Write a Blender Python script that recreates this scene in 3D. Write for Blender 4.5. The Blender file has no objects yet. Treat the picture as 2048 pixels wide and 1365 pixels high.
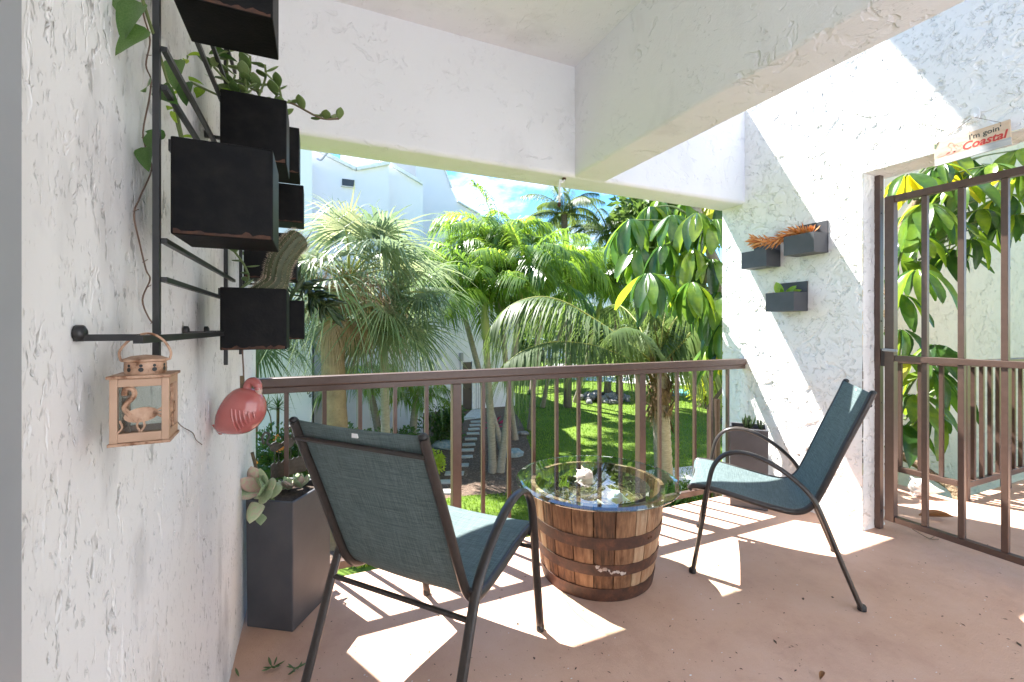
import bpy, bmesh, math, random
from mathutils import Vector as V, Matrix, noise as mnoise

R = math.radians
random.seed(11)
rnd = random.uniform
SC = bpy.context.scene
COL = SC.collection

# ------------------------------------------------------------------ camera
F, HX, HY = 889.0, 1024.0, 655.0          # focal length and horizon of the photograph, in its pixels
EYE = 1.31
YAW = math.atan(394.0 / F)
CY, SY = math.cos(YAW), math.sin(YAW)
cam = bpy.data.cameras.new('camera')
cam.sensor_width = 36.0
cam.lens = F / 2048.0 * 36.0
cam.shift_y = -(682.5 - HY) / 2048.0
cam.clip_start = 0.02
cam.clip_end = 2000.0
co = bpy.data.objects.new('camera', cam)
co.location = (0, 0, EYE)
co.rotation_euler = (R(90), 0, -YAW)
COL.objects.link(co)
SC.camera = co

# ------------------------------------------------------------------ sky, sun, exposure
SUN = V((-0.50, 1.0, 1.88)).normalized()
world = bpy.data.worlds.new('World')
SC.world = world
world.use_nodes = True
wn, wl = world.node_tree.nodes, world.node_tree.links
wn.clear()
sky = wn.new('ShaderNodeTexSky')
sky.sky_type = 'NISHITA'
sky.sun_disc = False
sky.sun_elevation = math.asin(SUN.z)
sky.sun_rotation = math.atan2(SUN.x, SUN.y)
sky.air_density = 1.0
sky.dust_density = 0.1
sky.ozone_density = 3.5
wbg = wn.new('ShaderNodeBackground')
wbg.inputs['Strength'].default_value = 0.058
wtc = wn.new('ShaderNodeTexCoord')
wmp = wn.new('ShaderNodeMapping')
wmp.inputs['Scale'].default_value = (1.0, 1.0, 2.2)
wmp.inputs['Location'].default_value = (0.35, 0.1, 0.0)
wns = wn.new('ShaderNodeTexNoise')
wns.inputs['Scale'].default_value = 2.6
wns.inputs['Detail'].default_value = 8.0
wns.inputs['Roughness'].default_value = 0.58
wrp = wn.new('ShaderNodeValToRGB')
wrp.color_ramp.elements[0].position = 0.55
wrp.color_ramp.elements[1].position = 0.74
wmx = wn.new('ShaderNodeMix')
wmx.data_type = 'RGBA'
wmx.inputs['B'].default_value = (8.5, 8.8, 9.2, 1)
whs = wn.new('ShaderNodeHueSaturation')
whs.inputs['Saturation'].default_value = 1.28
wo = wn.new('ShaderNodeOutputWorld')
wl.new(wtc.outputs['Generated'], wmp.inputs['Vector'])
wl.new(wmp.outputs['Vector'], wns.inputs['Vector'])
wl.new(wns.outputs['Fac'], wrp.inputs['Fac'])
wl.new(wrp.outputs['Color'], wmx.inputs['Factor'])
wl.new(sky.outputs['Color'], whs.inputs['Color'])
wl.new(whs.outputs['Color'], wmx.inputs['A'])
wl.new(wmx.outputs['Result'], wbg.inputs['Color'])
wl.new(wbg.outputs['Background'], wo.inputs['Surface'])

sl = bpy.data.lights.new('sun', 'SUN')
sl.energy = 3.1
sl.angle = R(0.53)
sl.color = (1.0, 0.972, 0.93)
so = bpy.data.objects.new('sun', sl)
so.rotation_euler = (-SUN).to_track_quat('-Z', 'Y').to_euler()
so.location = (-10, 20, 30)
COL.objects.link(so)

SC.view_settings.view_transform = 'Standard'
SC.view_settings.look = 'None'
SC.view_settings.gamma = 1.0
SC.view_settings.exposure = 2.85
SC.view_settings.use_curve_mapping = False
SC.render.engine = 'CYCLES'
cy = SC.cycles
cy.use_denoising = True
try:
    cy.denoiser = 'OPENIMAGEDENOISE'
    cy.denoising_input_passes = 'RGB_ALBEDO_NORMAL'
except Exception:
    pass
cy.max_bounces = 10
cy.diffuse_bounces = 6
cy.transparent_max_bounces = 24
cy.sample_clamp_indirect = 6.0
cy.caustics_reflective = False
cy.caustics_refractive = False

# ------------------------------------------------------------------ pixel -> place
def ray(px, py):
    rx = (px - HX) / F
    return V((rx * CY + SY, -rx * SY + CY, -(py - HY) / F))
EYEP = V((0, 0, EYE))
def P(px, py, d): return EYEP + ray(px, py) * d
def on_x(px, py, x):
    r = ray(px, py); return EYEP + r * (x / r.x)
def on_y(px, py, y):
    r = ray(px, py); return EYEP + r * (y / r.y)
def on_z(px, py, z):
    r = ray(px, py); return EYEP + r * ((z - EYE) / r.z)
G = -2.35                                  # garden level below the balcony floor

# ------------------------------------------------------------------ mesh helpers
LOCAL = set()
def worg(o):
    p = V((0, 0, 0))
    while o is not None:
        p += o.location
        o = o.parent
    return p
def root_of(o):
    while o.parent is not None: o = o.parent
    return o
def tag(o, label=None, cat=None, group=None, kind=None):
    if label: o['label'] = label
    if cat: o['category'] = cat
    if group: o['group'] = group
    if kind: o['kind'] = kind
    return o
def thing(name, label, cat, loc=(0, 0, 0), group=None, rz=None):
    o = bpy.data.objects.new(name, None)
    o.empty_display_size = 0.05
    o.location = loc
    COL.objects.link(o)
    if rz is not None:
        o.rotation_euler = (0, 0, rz)
        LOCAL.add(o.name)
    return tag(o, label, cat, group)
def catmull(pts, n=6):
    pts = [V(p) for p in pts]
    if len(pts) < 3: return pts
    ext = [pts[0] * 2 - pts[1]] + pts + [pts[-1] * 2 - pts[-2]]
    out = []
    for i in range(1, len(ext) - 2):
        p0, p1, p2, p3 = ext[i - 1:i + 3]
        for k in range(n):
            t = k / n
            out.append(0.5 * ((2 * p1) + (p2 - p0) * t + (2 * p0 - 5 * p1 + 4 * p2 - p3) * t * t + (3 * p1 - p0 - 3 * p2 + p3) * t ** 3))
    out.append(pts[-1])
    return out
class MB:
    def __init__(s): s.v = []; s.f = []; s.sm = False
    def add(s, vs, fs):
        b = len(s.v)
        s.v += [tuple(p) for p in vs]
        s.f += [tuple(b + i for i in f) for f in fs]
        return s
    def box(s, x0, y0, z0, x1, y1, z1):
        x0, x1 = sorted((x0, x1)); y0, y1 = sorted((y0, y1)); z0, z1 = sorted((z0, z1))
        return s.add([(x0, y0, z0), (x1, y0, z0), (x1, y1, z0), (x0, y1, z0), (x0, y0, z1), (x1, y0, z1), (x1, y1, z1), (x0, y1, z1)],
                     [(0, 3, 2, 1), (4, 5, 6, 7), (0, 1, 5, 4), (1, 2, 6, 5), (2, 3, 7, 6), (3, 0, 4, 7)])
    def obox(s, c, size, m=None):
        c = V(c); m = m or Matrix.Identity(3)
        hx, hy, hz = size[0] / 2, size[1] / 2, size[2] / 2
        vs = [c + m @ V((x, y, z)) for z in (-hz, hz) for x, y in ((-hx, -hy), (hx, -hy), (hx, hy), (-hx, hy))]
        return s.add(vs, [(0, 3, 2, 1), (4, 5, 6, 7), (0, 1, 5, 4), (1, 2, 6, 5), (2, 3, 7, 6), (3, 0, 4, 7)])
    def bar(s, a, b, w, h=None, up=(0, 0, 1)):
        a, b = V(a), V(b); h = h or w
        t = (b - a); L = t.length; t.normalize()
        u = V(up)
        if abs(t.dot(u)) > 0.98: u = V((0, 1, 0))
        x = t.cross(u).normalized(); z = x.cross(t)
        m = Matrix((x, t, z)).transposed()
        return s.obox((a + b) / 2, (w, L, h), m)
    def tube(s, pts, r, n=8, flat=1.0, side=None, cap=True):
        pts = [V(p) for p in pts]
        m = len(pts)
        rs = r if isinstance(r, (list, tuple)) else [r] * m
        vs = []; fs = []
        t0 = (pts[1] - pts[0]).normalized()
        u = V(side) if side is not None else (V((0, 0, 1)) if abs(t0.z) < 0.9 else V((1, 0, 0)))
        x = (u - t0 * u.dot(t0)).normalized()
        for i in range(m):
            t = (pts[min(i + 1, m - 1)] - pts[max(i - 1, 0)]).normalized()
            if side is not None: x = (V(side) - t * V(side).dot(t)).normalized()
            else:
                x = x - t * x.dot(t)
                x = x.normalized() if x.length > 1e-6 else t.orthogonal().normalized()
            y = t.cross(x)
            for k in range(n):
                a = 2 * math.pi * k / n
                vs.append(pts[i] + x * math.cos(a) * rs[i] + y * math.sin(a) * rs[i] * flat)
        for i in range(m - 1):
            for k in range(n):
                k2 = (k + 1) % n
                fs.append((i * n + k, i * n + k2, (i + 1) * n + k2, (i + 1) * n + k))
        if cap:
            fs.append(tuple(range(n))[::-1]); fs.append(tuple((m - 1) * n + k for k in range(n)))
        s.sm = True
        return s.add(vs, fs)
    def lathe(s, prof, c=(0, 0, 0), n=32, cap=True, ax=None):
        c = V(c); vs = []; fs = []
        for r, z in prof:
            for k in range(n):
                a = 2 * math.pi * k / n
                p = V((r * math.cos(a), r * math.sin(a), z))
                vs.append(c + (ax @ p if ax else p))
        for i in range(len(prof) - 1):
            for k in range(n):
                k2 = (k + 1) % n
                fs.append((i * n + k, i * n + k2, (i + 1) * n + k2, (i + 1) * n + k))
        if cap:
            fs.append(tuple(range(n))[::-1]); fs.append(tuple((len(prof) - 1) * n + k for k in range(n)))
        s.sm = True
        return s.add(vs, fs)
    def prism(s, outline, d):
        o = [V(p) for p in outline]; n = len(o); d = V(d)
        s.add(o + [p + d for p in o], [tuple(range(n)), tuple(range(2 * n - 1, n - 1, -1))] +
              [(i, i + n, (i + 1) % n + n, (i + 1) % n) for i in range(n)])
        return s
    def ball(s, c, r, nu=10, nv=7, m=None):
        c = V(c); rr = V(r) if not isinstance(r, (int, float)) else V((r, r, r))
        vs = []; fs = []
        for j in range(nv + 1):
            th = math.pi * j / nv
            for i in range(nu):
                ph = 2 * math.pi * i / nu
                p = V((math.sin(th) * math.cos(ph) * rr.x, math.sin(th) * math.sin(ph) * rr.y, math.cos(th) * rr.z))
                vs.append(c + (m @ p if m else p))
        for j in range(nv):
            for i in range(nu):
                i2 = (i + 1) % nu
                fs.append((j * nu + i, (j + 1) * nu + i, (j + 1) * nu + i2, j * nu + i2))
        s.sm = True
        return s.add(vs, fs)
    def mesh(s, name, mat, shift=None):
        me = bpy.data.meshes.new(name)
        vs = s.v if shift is None else [(p[0] - shift[0], p[1] - shift[1], p[2] - shift[2]) for p in s.v]
        me.from_pydata(vs, [], s.f)
        if s.sm: me.polygons.foreach_set('use_smooth', [True] * len(me.polygons))
        if mat: me.materials.append(mat)
        me.update()
        return me
    def build(s, name, mat, parent=None, smooth=None, bevel=0, fix=False, bseg=2):
        if smooth is not None: s.sm = smooth
        if parent is None:
            xs = [p[0] for p in s.v]; ys = [p[1] for p in s.v]; zs = [p[2] for p in s.v]
            org = V(((min(xs) + max(xs)) / 2, (min(ys) + max(ys)) / 2, min(zs)))
        elif root_of(parent).name in LOCAL: org = V((0, 0, 0))
        else: org = worg(parent)
        me = s.mesh(name, mat, org)
        if fix:
            bm = bmesh.new(); bm.from_mesh(me)
            bmesh.ops.remove_doubles(bm, verts=bm.verts, dist=1e-5)
            bmesh.ops.recalc_face_normals(bm, faces=bm.faces); bm.to_mesh(me); bm.free()
        o = bpy.data.objects.new(name, me)
        COL.objects.link(o)
        if parent is None: o.location = org
        else: o.parent = parent
        if bevel:
            m = o.modifiers.new('bevel', 'BEVEL'); m.width = bevel; m.segments = bseg; m.limit_method = 'ANGLE'; m.angle_limit = R(40)
            m.harden_normals = False
        if s.sm:
            try: me.set_sharp_from_angle(angle=R(42))
            except Exception: pass
        return o
def piece(name, me, parent, M):
    o = bpy.data.objects.new(name, me)
    COL.objects.link(o)
    o.parent = parent
    if root_of(parent).name not in LOCAL: M = Matrix.Translation(-worg(parent)) @ M
    o.matrix_basis = M
    return o
def frame(pos, d, up=(0, 0, 1), s=1.0, roll=0.0):
    d = V(d).normalized(); up = V(up)
    x = d.cross(up)
    x = x.normalized() if x.length > 1e-4 else d.orthogonal().normalized()
    z = x.cross(d)
    m = Matrix((x, d, z)).transposed()
    if roll: m = m @ Matrix.Rotation(roll, 3, 'Y')
    return Matrix.Translation(V(pos)) @ (m * s).to_4x4() if not isinstance(s, (tuple, list)) else Matrix.Translation(V(pos)) @ (m @ Matrix.Diagonal(V(s))).to_4x4()

# ------------------------------------------------------------------ materials
def new_mat(name):
    m = bpy.data.materials.new(name); m.use_nodes = True
    nt = m.node_tree; nt.nodes.clear()
    out = nt.nodes.new('ShaderNodeOutputMaterial')
    return m, nt, nt.nodes, nt.links, out
def ramp(N, stops):
    r = N.new('ShaderNodeValToRGB')
    e = r.color_ramp.elements
    while len(e) < len(stops): e.new(0.5)
    for i, (p, c) in enumerate(stops):
        e[i].position = p; e[i].color = (c[0], c[1], c[2], 1)
    return r
def tex(N, L, scale, detail=4, rough=0.55, vec=None, stretch=None, distort=0.0):
    t = N.new('ShaderNodeTexNoise')
    t.inputs['Scale'].default_value = scale; t.inputs['Detail'].default_value = detail
    t.inputs['Roughness'].default_value = rough; t.inputs['Distortion'].default_value = distort
    c = N.new('ShaderNodeTexCoord')
    src = c.outputs['Object'] if vec is None else vec
    if stretch:
        mp = N.new('ShaderNodeMapping'); mp.inputs['Scale'].default_value = stretch
        L.new(src, mp.inputs['Vector']); src = mp.outputs['Vector']
    L.new(src, t.inputs['Vector'])
    return t
def simple(name, c1, c2=None, rough=0.6, scale=8.0, bump=0.0, bscale=60.0, metal=0.0, spec=0.5, stretch=None, detail=5, rnd_obj=0.0, dist=0.01, coat=0.0, lo=0.3, hi=0.7):
    m, nt, N, L, out = new_mat(name)
    b = N.new('ShaderNodeBsdfPrincipled')
    b.inputs['Roughness'].default_value = rough; b.inputs['Metallic'].default_value = metal
    b.inputs['Specular IOR Level'].default_value = spec; b.inputs['Coat Weight'].default_value = coat
    c2 = c2 or tuple(x * 0.8 for x in c1)
    t = tex(N, L, scale, detail, stretch=stretch)
    fac = t.outputs['Fac']
    if rnd_obj:
        oi = N.new('ShaderNodeObjectInfo')
        ma = N.new('ShaderNodeMath'); ma.operation = 'MULTIPLY_ADD'
        ma.inputs[1].default_value = rnd_obj; ma.inputs[2].default_value = -rnd_obj / 2
        L.new(oi.outputs['Random'], ma.inputs[0])
        ad = N.new('ShaderNodeMath'); ad.operation = 'ADD'
        L.new(fac, ad.inputs[0]); L.new(ma.outputs[0], ad.inputs[1]); fac = ad.outputs[0]
    r = ramp(N, [(lo, c1), (hi, c2)])
    L.new(fac, r.inputs['Fac']); L.new(r.outputs['Color'], b.inputs['Base Color'])
    if bump:
        t2 = tex(N, L, bscale, 6, stretch=stretch)
        bp = N.new('ShaderNodeBump'); bp.inputs['Strength'].default_value = bump; bp.inputs['Distance'].default_value = dist
        L.new(t2.outputs['Fac'], bp.inputs['Height']); L.new(bp.outputs['Normal'], b.inputs['Normal'])
    L.new(b.outputs['BSDF'], out.inputs['Surface'])
    return m
def stucco(name, col, strength=0.6, dist=0.02, scale=24.0, stretch=(1, 1, 1), pit_shade=0.0, fine=0.25, cover=0.5, soft=0.35, disp=0.0, blotch=0.0):
    m, nt, N, L, out = new_mat(name)
    b = N.new('ShaderNodeBsdfPrincipled'); b.inputs['Roughness'].default_value = 0.75
    b.inputs['Specular IOR Level'].default_value = 0.2
    g = N.new('ShaderNodeNewGeometry'); gp = g.outputs['Position']
    def math_(op, a_, b_=None, c_=None):
        n = N.new('ShaderNodeMath'); n.operation = op
        for k, v in enumerate((a_, b_, c_)):
            if v is None: continue
            if isinstance(v, (int, float)): n.inputs[k].default_value = v
            else: L.new(v, n.inputs[k])
        return n.outputs[0]
    # trowel skips: short torn pits with one crisp edge, in loose patches
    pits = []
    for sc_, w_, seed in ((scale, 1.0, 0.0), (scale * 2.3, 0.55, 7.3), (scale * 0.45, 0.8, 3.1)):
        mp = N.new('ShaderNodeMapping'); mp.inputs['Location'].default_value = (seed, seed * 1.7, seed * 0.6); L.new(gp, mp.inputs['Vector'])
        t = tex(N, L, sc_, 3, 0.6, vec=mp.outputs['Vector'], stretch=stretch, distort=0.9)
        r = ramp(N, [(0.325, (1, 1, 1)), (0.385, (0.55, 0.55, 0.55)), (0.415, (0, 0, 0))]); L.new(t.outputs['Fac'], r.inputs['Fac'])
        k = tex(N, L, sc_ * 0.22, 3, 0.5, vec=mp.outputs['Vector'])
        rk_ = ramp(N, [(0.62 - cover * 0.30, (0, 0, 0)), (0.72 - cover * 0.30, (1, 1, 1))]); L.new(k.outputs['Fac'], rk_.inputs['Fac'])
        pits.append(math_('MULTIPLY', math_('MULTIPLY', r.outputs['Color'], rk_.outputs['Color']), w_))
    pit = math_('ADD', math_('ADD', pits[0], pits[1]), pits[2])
    t1 = tex(N, L, scale * 0.3, 4, 0.5, vec=gp, stretch=stretch)
    t3 = tex(N, L, 150, 4, 0.6, vec=gp)
    h = math_('SUBTRACT', math_('MULTIPLY_ADD', t3.outputs['Fac'], fine, math_('MULTIPLY', t1.outputs['Fac'], soft * 3)), pit)
    bp = N.new('ShaderNodeBump'); bp.inputs['Strength'].default_value = strength; bp.inputs['Distance'].default_value = dist
    if disp:
        m.displacement_method = 'BOTH'
        dn = N.new('ShaderNodeDisplacement'); dn.inputs['Scale'].default_value = disp; dn.inputs['Midlevel'].default_value = 0.6
        L.new(h, dn.inputs['Height']); L.new(dn.outputs['Displacement'], out.inputs['Displacement'])
    else:
        L.new(h, bp.inputs['Height']); L.new(bp.outputs['Normal'], b.inputs['Normal'])
    tv = tex(N, L, 1.7, 5, vec=gp)
    rv = ramp(N, [(0.3, tuple(c * 0.965 for c in col)), (0.65, col)]); L.new(tv.outputs['Fac'], rv.inputs['Fac'])
    colout = rv.outputs['Color']
    if blotch:                                  # broad blurry grey blotches
        ts = tex(N, L, 2.3, 5, 0.55, vec=gp, stretch=(1, 1.6, 0.75)); rs_ = ramp(N, [(0.57, (0, 0, 0)), (0.76, (1, 1, 1))]); L.new(ts.outputs['Fac'], rs_.inputs['Fac'])
        mz = N.new('ShaderNodeMix'); mz.data_type = 'RGBA'; mz.inputs['B'].default_value = (0.36, 0.355, 0.35, 1)
        L.new(math_('MULTIPLY', rs_.outputs['Color'], blotch), mz.inputs['Factor']); L.new(colout, mz.inputs['A']); colout = mz.outputs['Result']
    if pit_shade:                                  # shade of the trowel pits, painted into the colour
        mm = N.new('ShaderNodeClamp'); L.new(math_('MULTIPLY', math_('ADD', pits[0], pits[1]), pit_shade), mm.inputs['Value'])
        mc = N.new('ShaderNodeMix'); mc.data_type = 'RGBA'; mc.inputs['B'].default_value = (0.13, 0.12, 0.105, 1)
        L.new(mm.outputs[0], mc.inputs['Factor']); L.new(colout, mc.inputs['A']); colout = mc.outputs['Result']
    L.new(colout, b.inputs['Base Color'])
    L.new(b.outputs['BSDF'], out.inputs['Surface'])
    return m
def leafmat(name, cols, trans=0.4, rough=0.38, scale=3.0, tcol=None, amount=0.9, spec=0.5, veins=False):
    m, nt, N, L, out = new_mat(name)
    b = N.new('ShaderNodeBsdfPrincipled'); b.inputs['Roughness'].default_value = rough
    b.inputs['Specular IOR Level'].default_value = spec
    oi = N.new('ShaderNodeObjectInfo')
    t = tex(N, L, scale, 3)
    ma = N.new('ShaderNodeMath'); ma.operation = 'MULTIPLY_ADD'; ma.inputs[1].default_value = amount
    L.new(oi.outputs['Random'], ma.inputs[0])
    t_ = N.new('ShaderNodeMath'); t_.operation = 'MULTIPLY_ADD'; t_.inputs[1].default_value = 1.1; t_.inputs[2].default_value = -0.55 + (1 - amount) / 2
    L.new(t.outputs['Fac'], t_.inputs[0]); L.new(t_.outputs[0], ma.inputs[2])
    n = len(cols)
    r = ramp(N, [((i + 0.15) / (n - 0.7) if n > 1 else 0, c) for i, c in enumerate(cols)])
    L.new(ma.outputs[0], r.inputs['Fac'])
    L.new(r.outputs['Color'], b.inputs['Base Color'])
    tr = N.new('ShaderNodeBsdfTranslucent')
    hs = N.new('ShaderNodeHueSaturation'); hs.inputs['Hue'].default_value = 0.488; hs.inputs['Saturation'].default_value = 1.05; hs.inputs['Value'].default_value = 2.3
    L.new(r.outputs['Color'], hs.inputs['Color']); L.new(hs.outputs['Color'], tr.inputs['Color'])
    ms = N.new('ShaderNodeMixShader'); ms.inputs[0].default_value = trans
    L.new(b.outputs['BSDF'], ms.inputs[1]); L.new(tr.outputs['BSDF'], ms.inputs[2])
    L.new(ms.outputs[0], out.inputs['Surface'])
    return m
def glassmat(name, tint=(0.9, 0.97, 0.94), base=0.05, rough=0.0, power=4.0):
    m, nt, N, L, out = new_mat(name)
    t = N.new('ShaderNodeBsdfTransparent'); t.inputs['Color'].default_value = (*tint, 1)
    g = N.new('ShaderNodeBsdfGlossy'); g.inputs['Roughness'].default_value = rough
    f = N.new('ShaderNodeLayerWeight'); f.inputs['Blend'].default_value = 0.5
    p = N.new('ShaderNodeMath'); p.operation = 'POWER'; p.inputs[1].default_value = power; L.new(f.outputs['Facing'], p.inputs[0])
    q = N.new('ShaderNodeMath'); q.operation = 'MULTIPLY_ADD'; q.inputs[1].default_value = 1 - base; q.inputs[2].default_value = base; L.new(p.outputs[0], q.inputs[0])
    ms = N.new('ShaderNodeMixShader')
    L.new(q.outputs[0], ms.inputs[0]); L.new(t.outputs[0], ms.inputs[1]); L.new(g.outputs[0], ms.inputs[2])
    L.new(ms.outputs[0], out.inputs['Surface'])
    return m

M = {}
M['wall_white'] = stucco('painted_stucco', (0.83, 0.825, 0.80), 0.9, 0.013, 17, cover=0.95, soft=0.65, fine=0.12, disp=0.0075, pit_shade=0.04)
M['wall_left'] = stucco('painted_stucco_streaked', (0.81, 0.80, 0.78), 0.8, 0.010, 50.0, stretch=(1.0, 1.0, 0.42), pit_shade=0.48, fine=0.16, cover=0.62, disp=0.0025, blotch=0.8)
M['beam_white'] = stucco('painted_stucco_smooth', (0.79, 0.795, 0.815), 0.7, 0.009, 11.0, cover=0.42, soft=0.8, blotch=0.25)
M['wall_green'] = stucco('cream_green_stucco', (0.86, 0.71, 0.53), 0.9, 0.016, 11.0, cover=0.6, soft=0.7)
M['house_white'] = simple('white_render', (0.85, 0.83, 0.86), (0.78, 0.765, 0.80), 0.8, 0.6, 0.15, 8.0, dist=0.01)
M['house_grey'] = simple('grey_render', (0.50, 0.50, 0.52), (0.45, 0.45, 0.47), 0.8, 1.0)
M['trim_white'] = simple('white_trim', (0.85, 0.85, 0.84), None, 0.6)
M['brown'] = simple('brown_painted_metal', (0.098, 0.060, 0.046), (0.078, 0.047, 0.036), 0.33, 30, 0.12, 220, dist=0.002)
M['bronze'] = simple('dark_bronze_metal', (0.045, 0.036, 0.031), (0.030, 0.024, 0.021), 0.34, 40, 0.06, 300, dist=0.001)
M['black'] = simple('black_painted_metal', (0.012, 0.012, 0.013), (0.020, 0.020, 0.020), 0.42, 30)
M['blackbox'] = simple('black_weathered_box', (0.0035, 0.0035, 0.004), (0.011, 0.010, 0.009), 0.5, 35, 0.25, 160, dist=0.002, lo=0.4, hi=0.8, spec=0.12)
M['rust'] = simple('rust', (0.085, 0.034, 0.016), (0.018, 0.010, 0.008), 0.85, 60, 0.3, 200, dist=0.002)
M['slate'] = simple('slate_grey_planter', (0.052, 0.054, 0.062), (0.078, 0.080, 0.088), 0.55, 7, 0.12, 120, dist=0.002)
M['soil'] = simple('potting_soil', (0.030, 0.020, 0.013), (0.075, 0.05, 0.035), 0.95, 60, 0.8, 90, dist=0.01)
M['grey_trim'] = simple('grey_trim', (0.33, 0.34, 0.35), (0.30, 0.31, 0.32), 0.5)
# ================================================================== balcony shell
WXL, WXR = -0.29, 3.22                    # faces of the side walls
YR = 2.57                                  # railing line
BY0, BY1, BZ0, BZ1 = 2.556, 2.815, 2.32, 3.14
# floor
m, nt, N, L, out = new_mat('terracotta_floor_paint')
b = N.new('ShaderNodeBsdfPrincipled'); b.inputs['Roughness'].default_value = 0.62; b.inputs['Specular IOR Level'].default_value = 0.3
g = N.new('ShaderNodeNewGeometry')
t1 = tex(N, L, 2.1, 8, 0.68, vec=g.outputs['Position'])
r1 = ramp(N, [(0.28, (0.50, 0.295, 0.205)), (0.50, (0.615, 0.385, 0.275)), (0.75, (0.66, 0.44, 0.335))])
L.new(t1.outputs['Fac'], r1.inputs['Fac'])
t2 = tex(N, L, 55, 5, 0.65, vec=g.outputs['Position'])
r2 = ramp(N, [(0.27, (0.55, 0.50, 0.47)), (0.37, (1, 1, 1))])
L.new(t2.outputs['Fac'], r2.inputs['Fac'])
mx = N.new('ShaderNodeMix'); mx.data_type = 'RGBA'; mx.blend_type = 'MULTIPLY'; mx.inputs['Factor'].default_value = 0.75
L.new(r1.outputs['Color'], mx.inputs['A']); L.new(r2.outputs['Color'], mx.inputs['B'])
t4 = tex(N, L, 9, 4, 0.7, vec=g.outputs['Position'])           # worn pale spots
r4 = ramp(N, [(0.69, (0, 0, 0)), (0.75, (1, 1, 1))])
L.new(t4.outputs['Fac'], r4.inputs['Fac'])
mw = N.new('ShaderNodeMix'); mw.data_type = 'RGBA'; mw.inputs['B'].default_value = (0.62, 0.50, 0.45, 1)
L.new(r4.outputs['Color'], mw.inputs['Factor']); L.new(mx.outputs['Result'], mw.inputs['A'])
L.new(mw.outputs['Result'], b.inputs['Base Color'])
t3 = tex(N, L, 190, 5, 0.6, vec=g.outputs['Position']); t5 = tex(N, L, 14, 4, 0.6, vec=g.outputs['Position'])
ad = N.new('ShaderNodeMath'); ad.operation = 'MULTIPLY_ADD'; ad.inputs[1].default_value = 2.2
L.new(t5.outputs['Fac'], ad.inputs[0]); L.new(t3.outputs['Fac'], ad.inputs[2])
bp = N.new('ShaderNodeBump'); bp.inputs['Strength'].default_value = 0.5; bp.inputs['Distance'].default_value = 0.004
L.new(ad.outputs[0], bp.inputs['Height']); L.new(bp.outputs['Normal'], b.inputs['Normal'])
L.new(b.outputs['BSDF'], out.inputs['Surface'])
M['floor'] = m

mb = MB()
mb.prism([(-0.36, -1.3, -0.22), (8.5, -1.3, -0.22), (8.5, 1.72, -0.22), (4.46, 1.72, -0.22), (4.46, 2.66, -0.22), (3.41, 2.66, -0.22), (3.41, 2.505, -0.22), (-0.36, 2.505, -0.22)], (0, 0, 0.22))
tag(mb.build('balcony_floor', M['floor'], fix=True, bevel=0.008), kind='structure')
mb = MB(); mb.box(-0.54, -1.3, 3.055, 1.72, 2.60, 3.27)
mb2 = MB(); mb2.box(3.40, -1.3, 3.06, 8.5, 1.74, 3.27)
tag(mb.build('ceiling', M['beam_white']), kind='structure')
tag(mb2.build('corridor_ceiling', M['beam_white']), kind='structure')
mb = MB(); mb.box(-1.0, 1.5, 6.3, 8.5, 3.28, 6.5)
tag(mb.build('roof', M['trim_white']), kind='structure')

def lines(stops):                             # (position, step up to the next stop)
    out_ = []
    for (p0, st_), (p1, _) in zip(stops, stops[1:]):
        n = max(1, round((p1 - p0) / st_)); out_ += [p0 + (p1 - p0) * k / n for k in range(n)]
    return out_ + [stops[-1][0]]
def rough_wall(X, thick, ys, zs, mat, label, hole=None):
    nz = len(zs); vs = [(X, y, z) for y in ys for z in zs]; fs = []
    keep = set()
    for i in range(len(ys) - 1):
        for k in range(nz - 1):
            yc, zc = (ys[i] + ys[i + 1]) / 2, (zs[k] + zs[k + 1]) / 2
            if hole and hole[0] < yc < hole[1] and zc < hole[2]: continue
            keep.add((i, k)); q = (i * nz + k, (i + 1) * nz + k, (i + 1) * nz + k + 1, i * nz + k + 1)
            fs.append(q if thick < 0 else q[::-1])
    back = {}
    def bk(v):
        if v not in back: back[v] = len(vs); vs.append((vs[v][0] + thick, vs[v][1], vs[v][2]))
        return back[v]
    for i, k in keep:
        for di, dk, e0, e1 in ((-1, 0, (i, k + 1), (i, k)), (1, 0, (i + 1, k), (i + 1, k + 1)), (0, -1, (i, k), (i + 1, k)), (0, 1, (i + 1, k + 1), (i, k + 1))):
            if (i + di, k + dk) in keep: continue
            a_, b_ = e0[0] * nz + e0[1], e1[0] * nz + e1[1]; q = (b_, a_, bk(a_), bk(b_)); fs.append(q if thick < 0 else q[::-1])
    mb = MB(); mb.add(vs, fs); mb.sm = True
    return tag(mb.build('stucco_wall', mat), label, 'wall')
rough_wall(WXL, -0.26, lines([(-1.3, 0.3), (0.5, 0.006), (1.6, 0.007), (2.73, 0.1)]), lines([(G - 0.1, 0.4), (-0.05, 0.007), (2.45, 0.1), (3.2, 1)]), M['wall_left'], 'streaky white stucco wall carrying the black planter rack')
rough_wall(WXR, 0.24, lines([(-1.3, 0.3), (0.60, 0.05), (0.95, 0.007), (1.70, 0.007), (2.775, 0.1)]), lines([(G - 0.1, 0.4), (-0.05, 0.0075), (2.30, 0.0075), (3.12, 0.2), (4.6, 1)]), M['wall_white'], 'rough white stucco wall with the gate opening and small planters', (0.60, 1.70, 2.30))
mb = MB(); mb.box(-0.54, BY0, BZ0, WXR + 0.03, BY1, BZ1)
tag(mb.build('concrete_beam', M['beam_white'], bevel=0.03, bseg=4), 'white plastered beam spanning above the balcony railing', 'beam')
mb = MB(); mb.box(1.595, -1.3, BZ0 + 0.003, 1.858, BY0 + 0.06, 4.5)  # unseen top raised above the ceiling to block a sun patch on the floor
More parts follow.
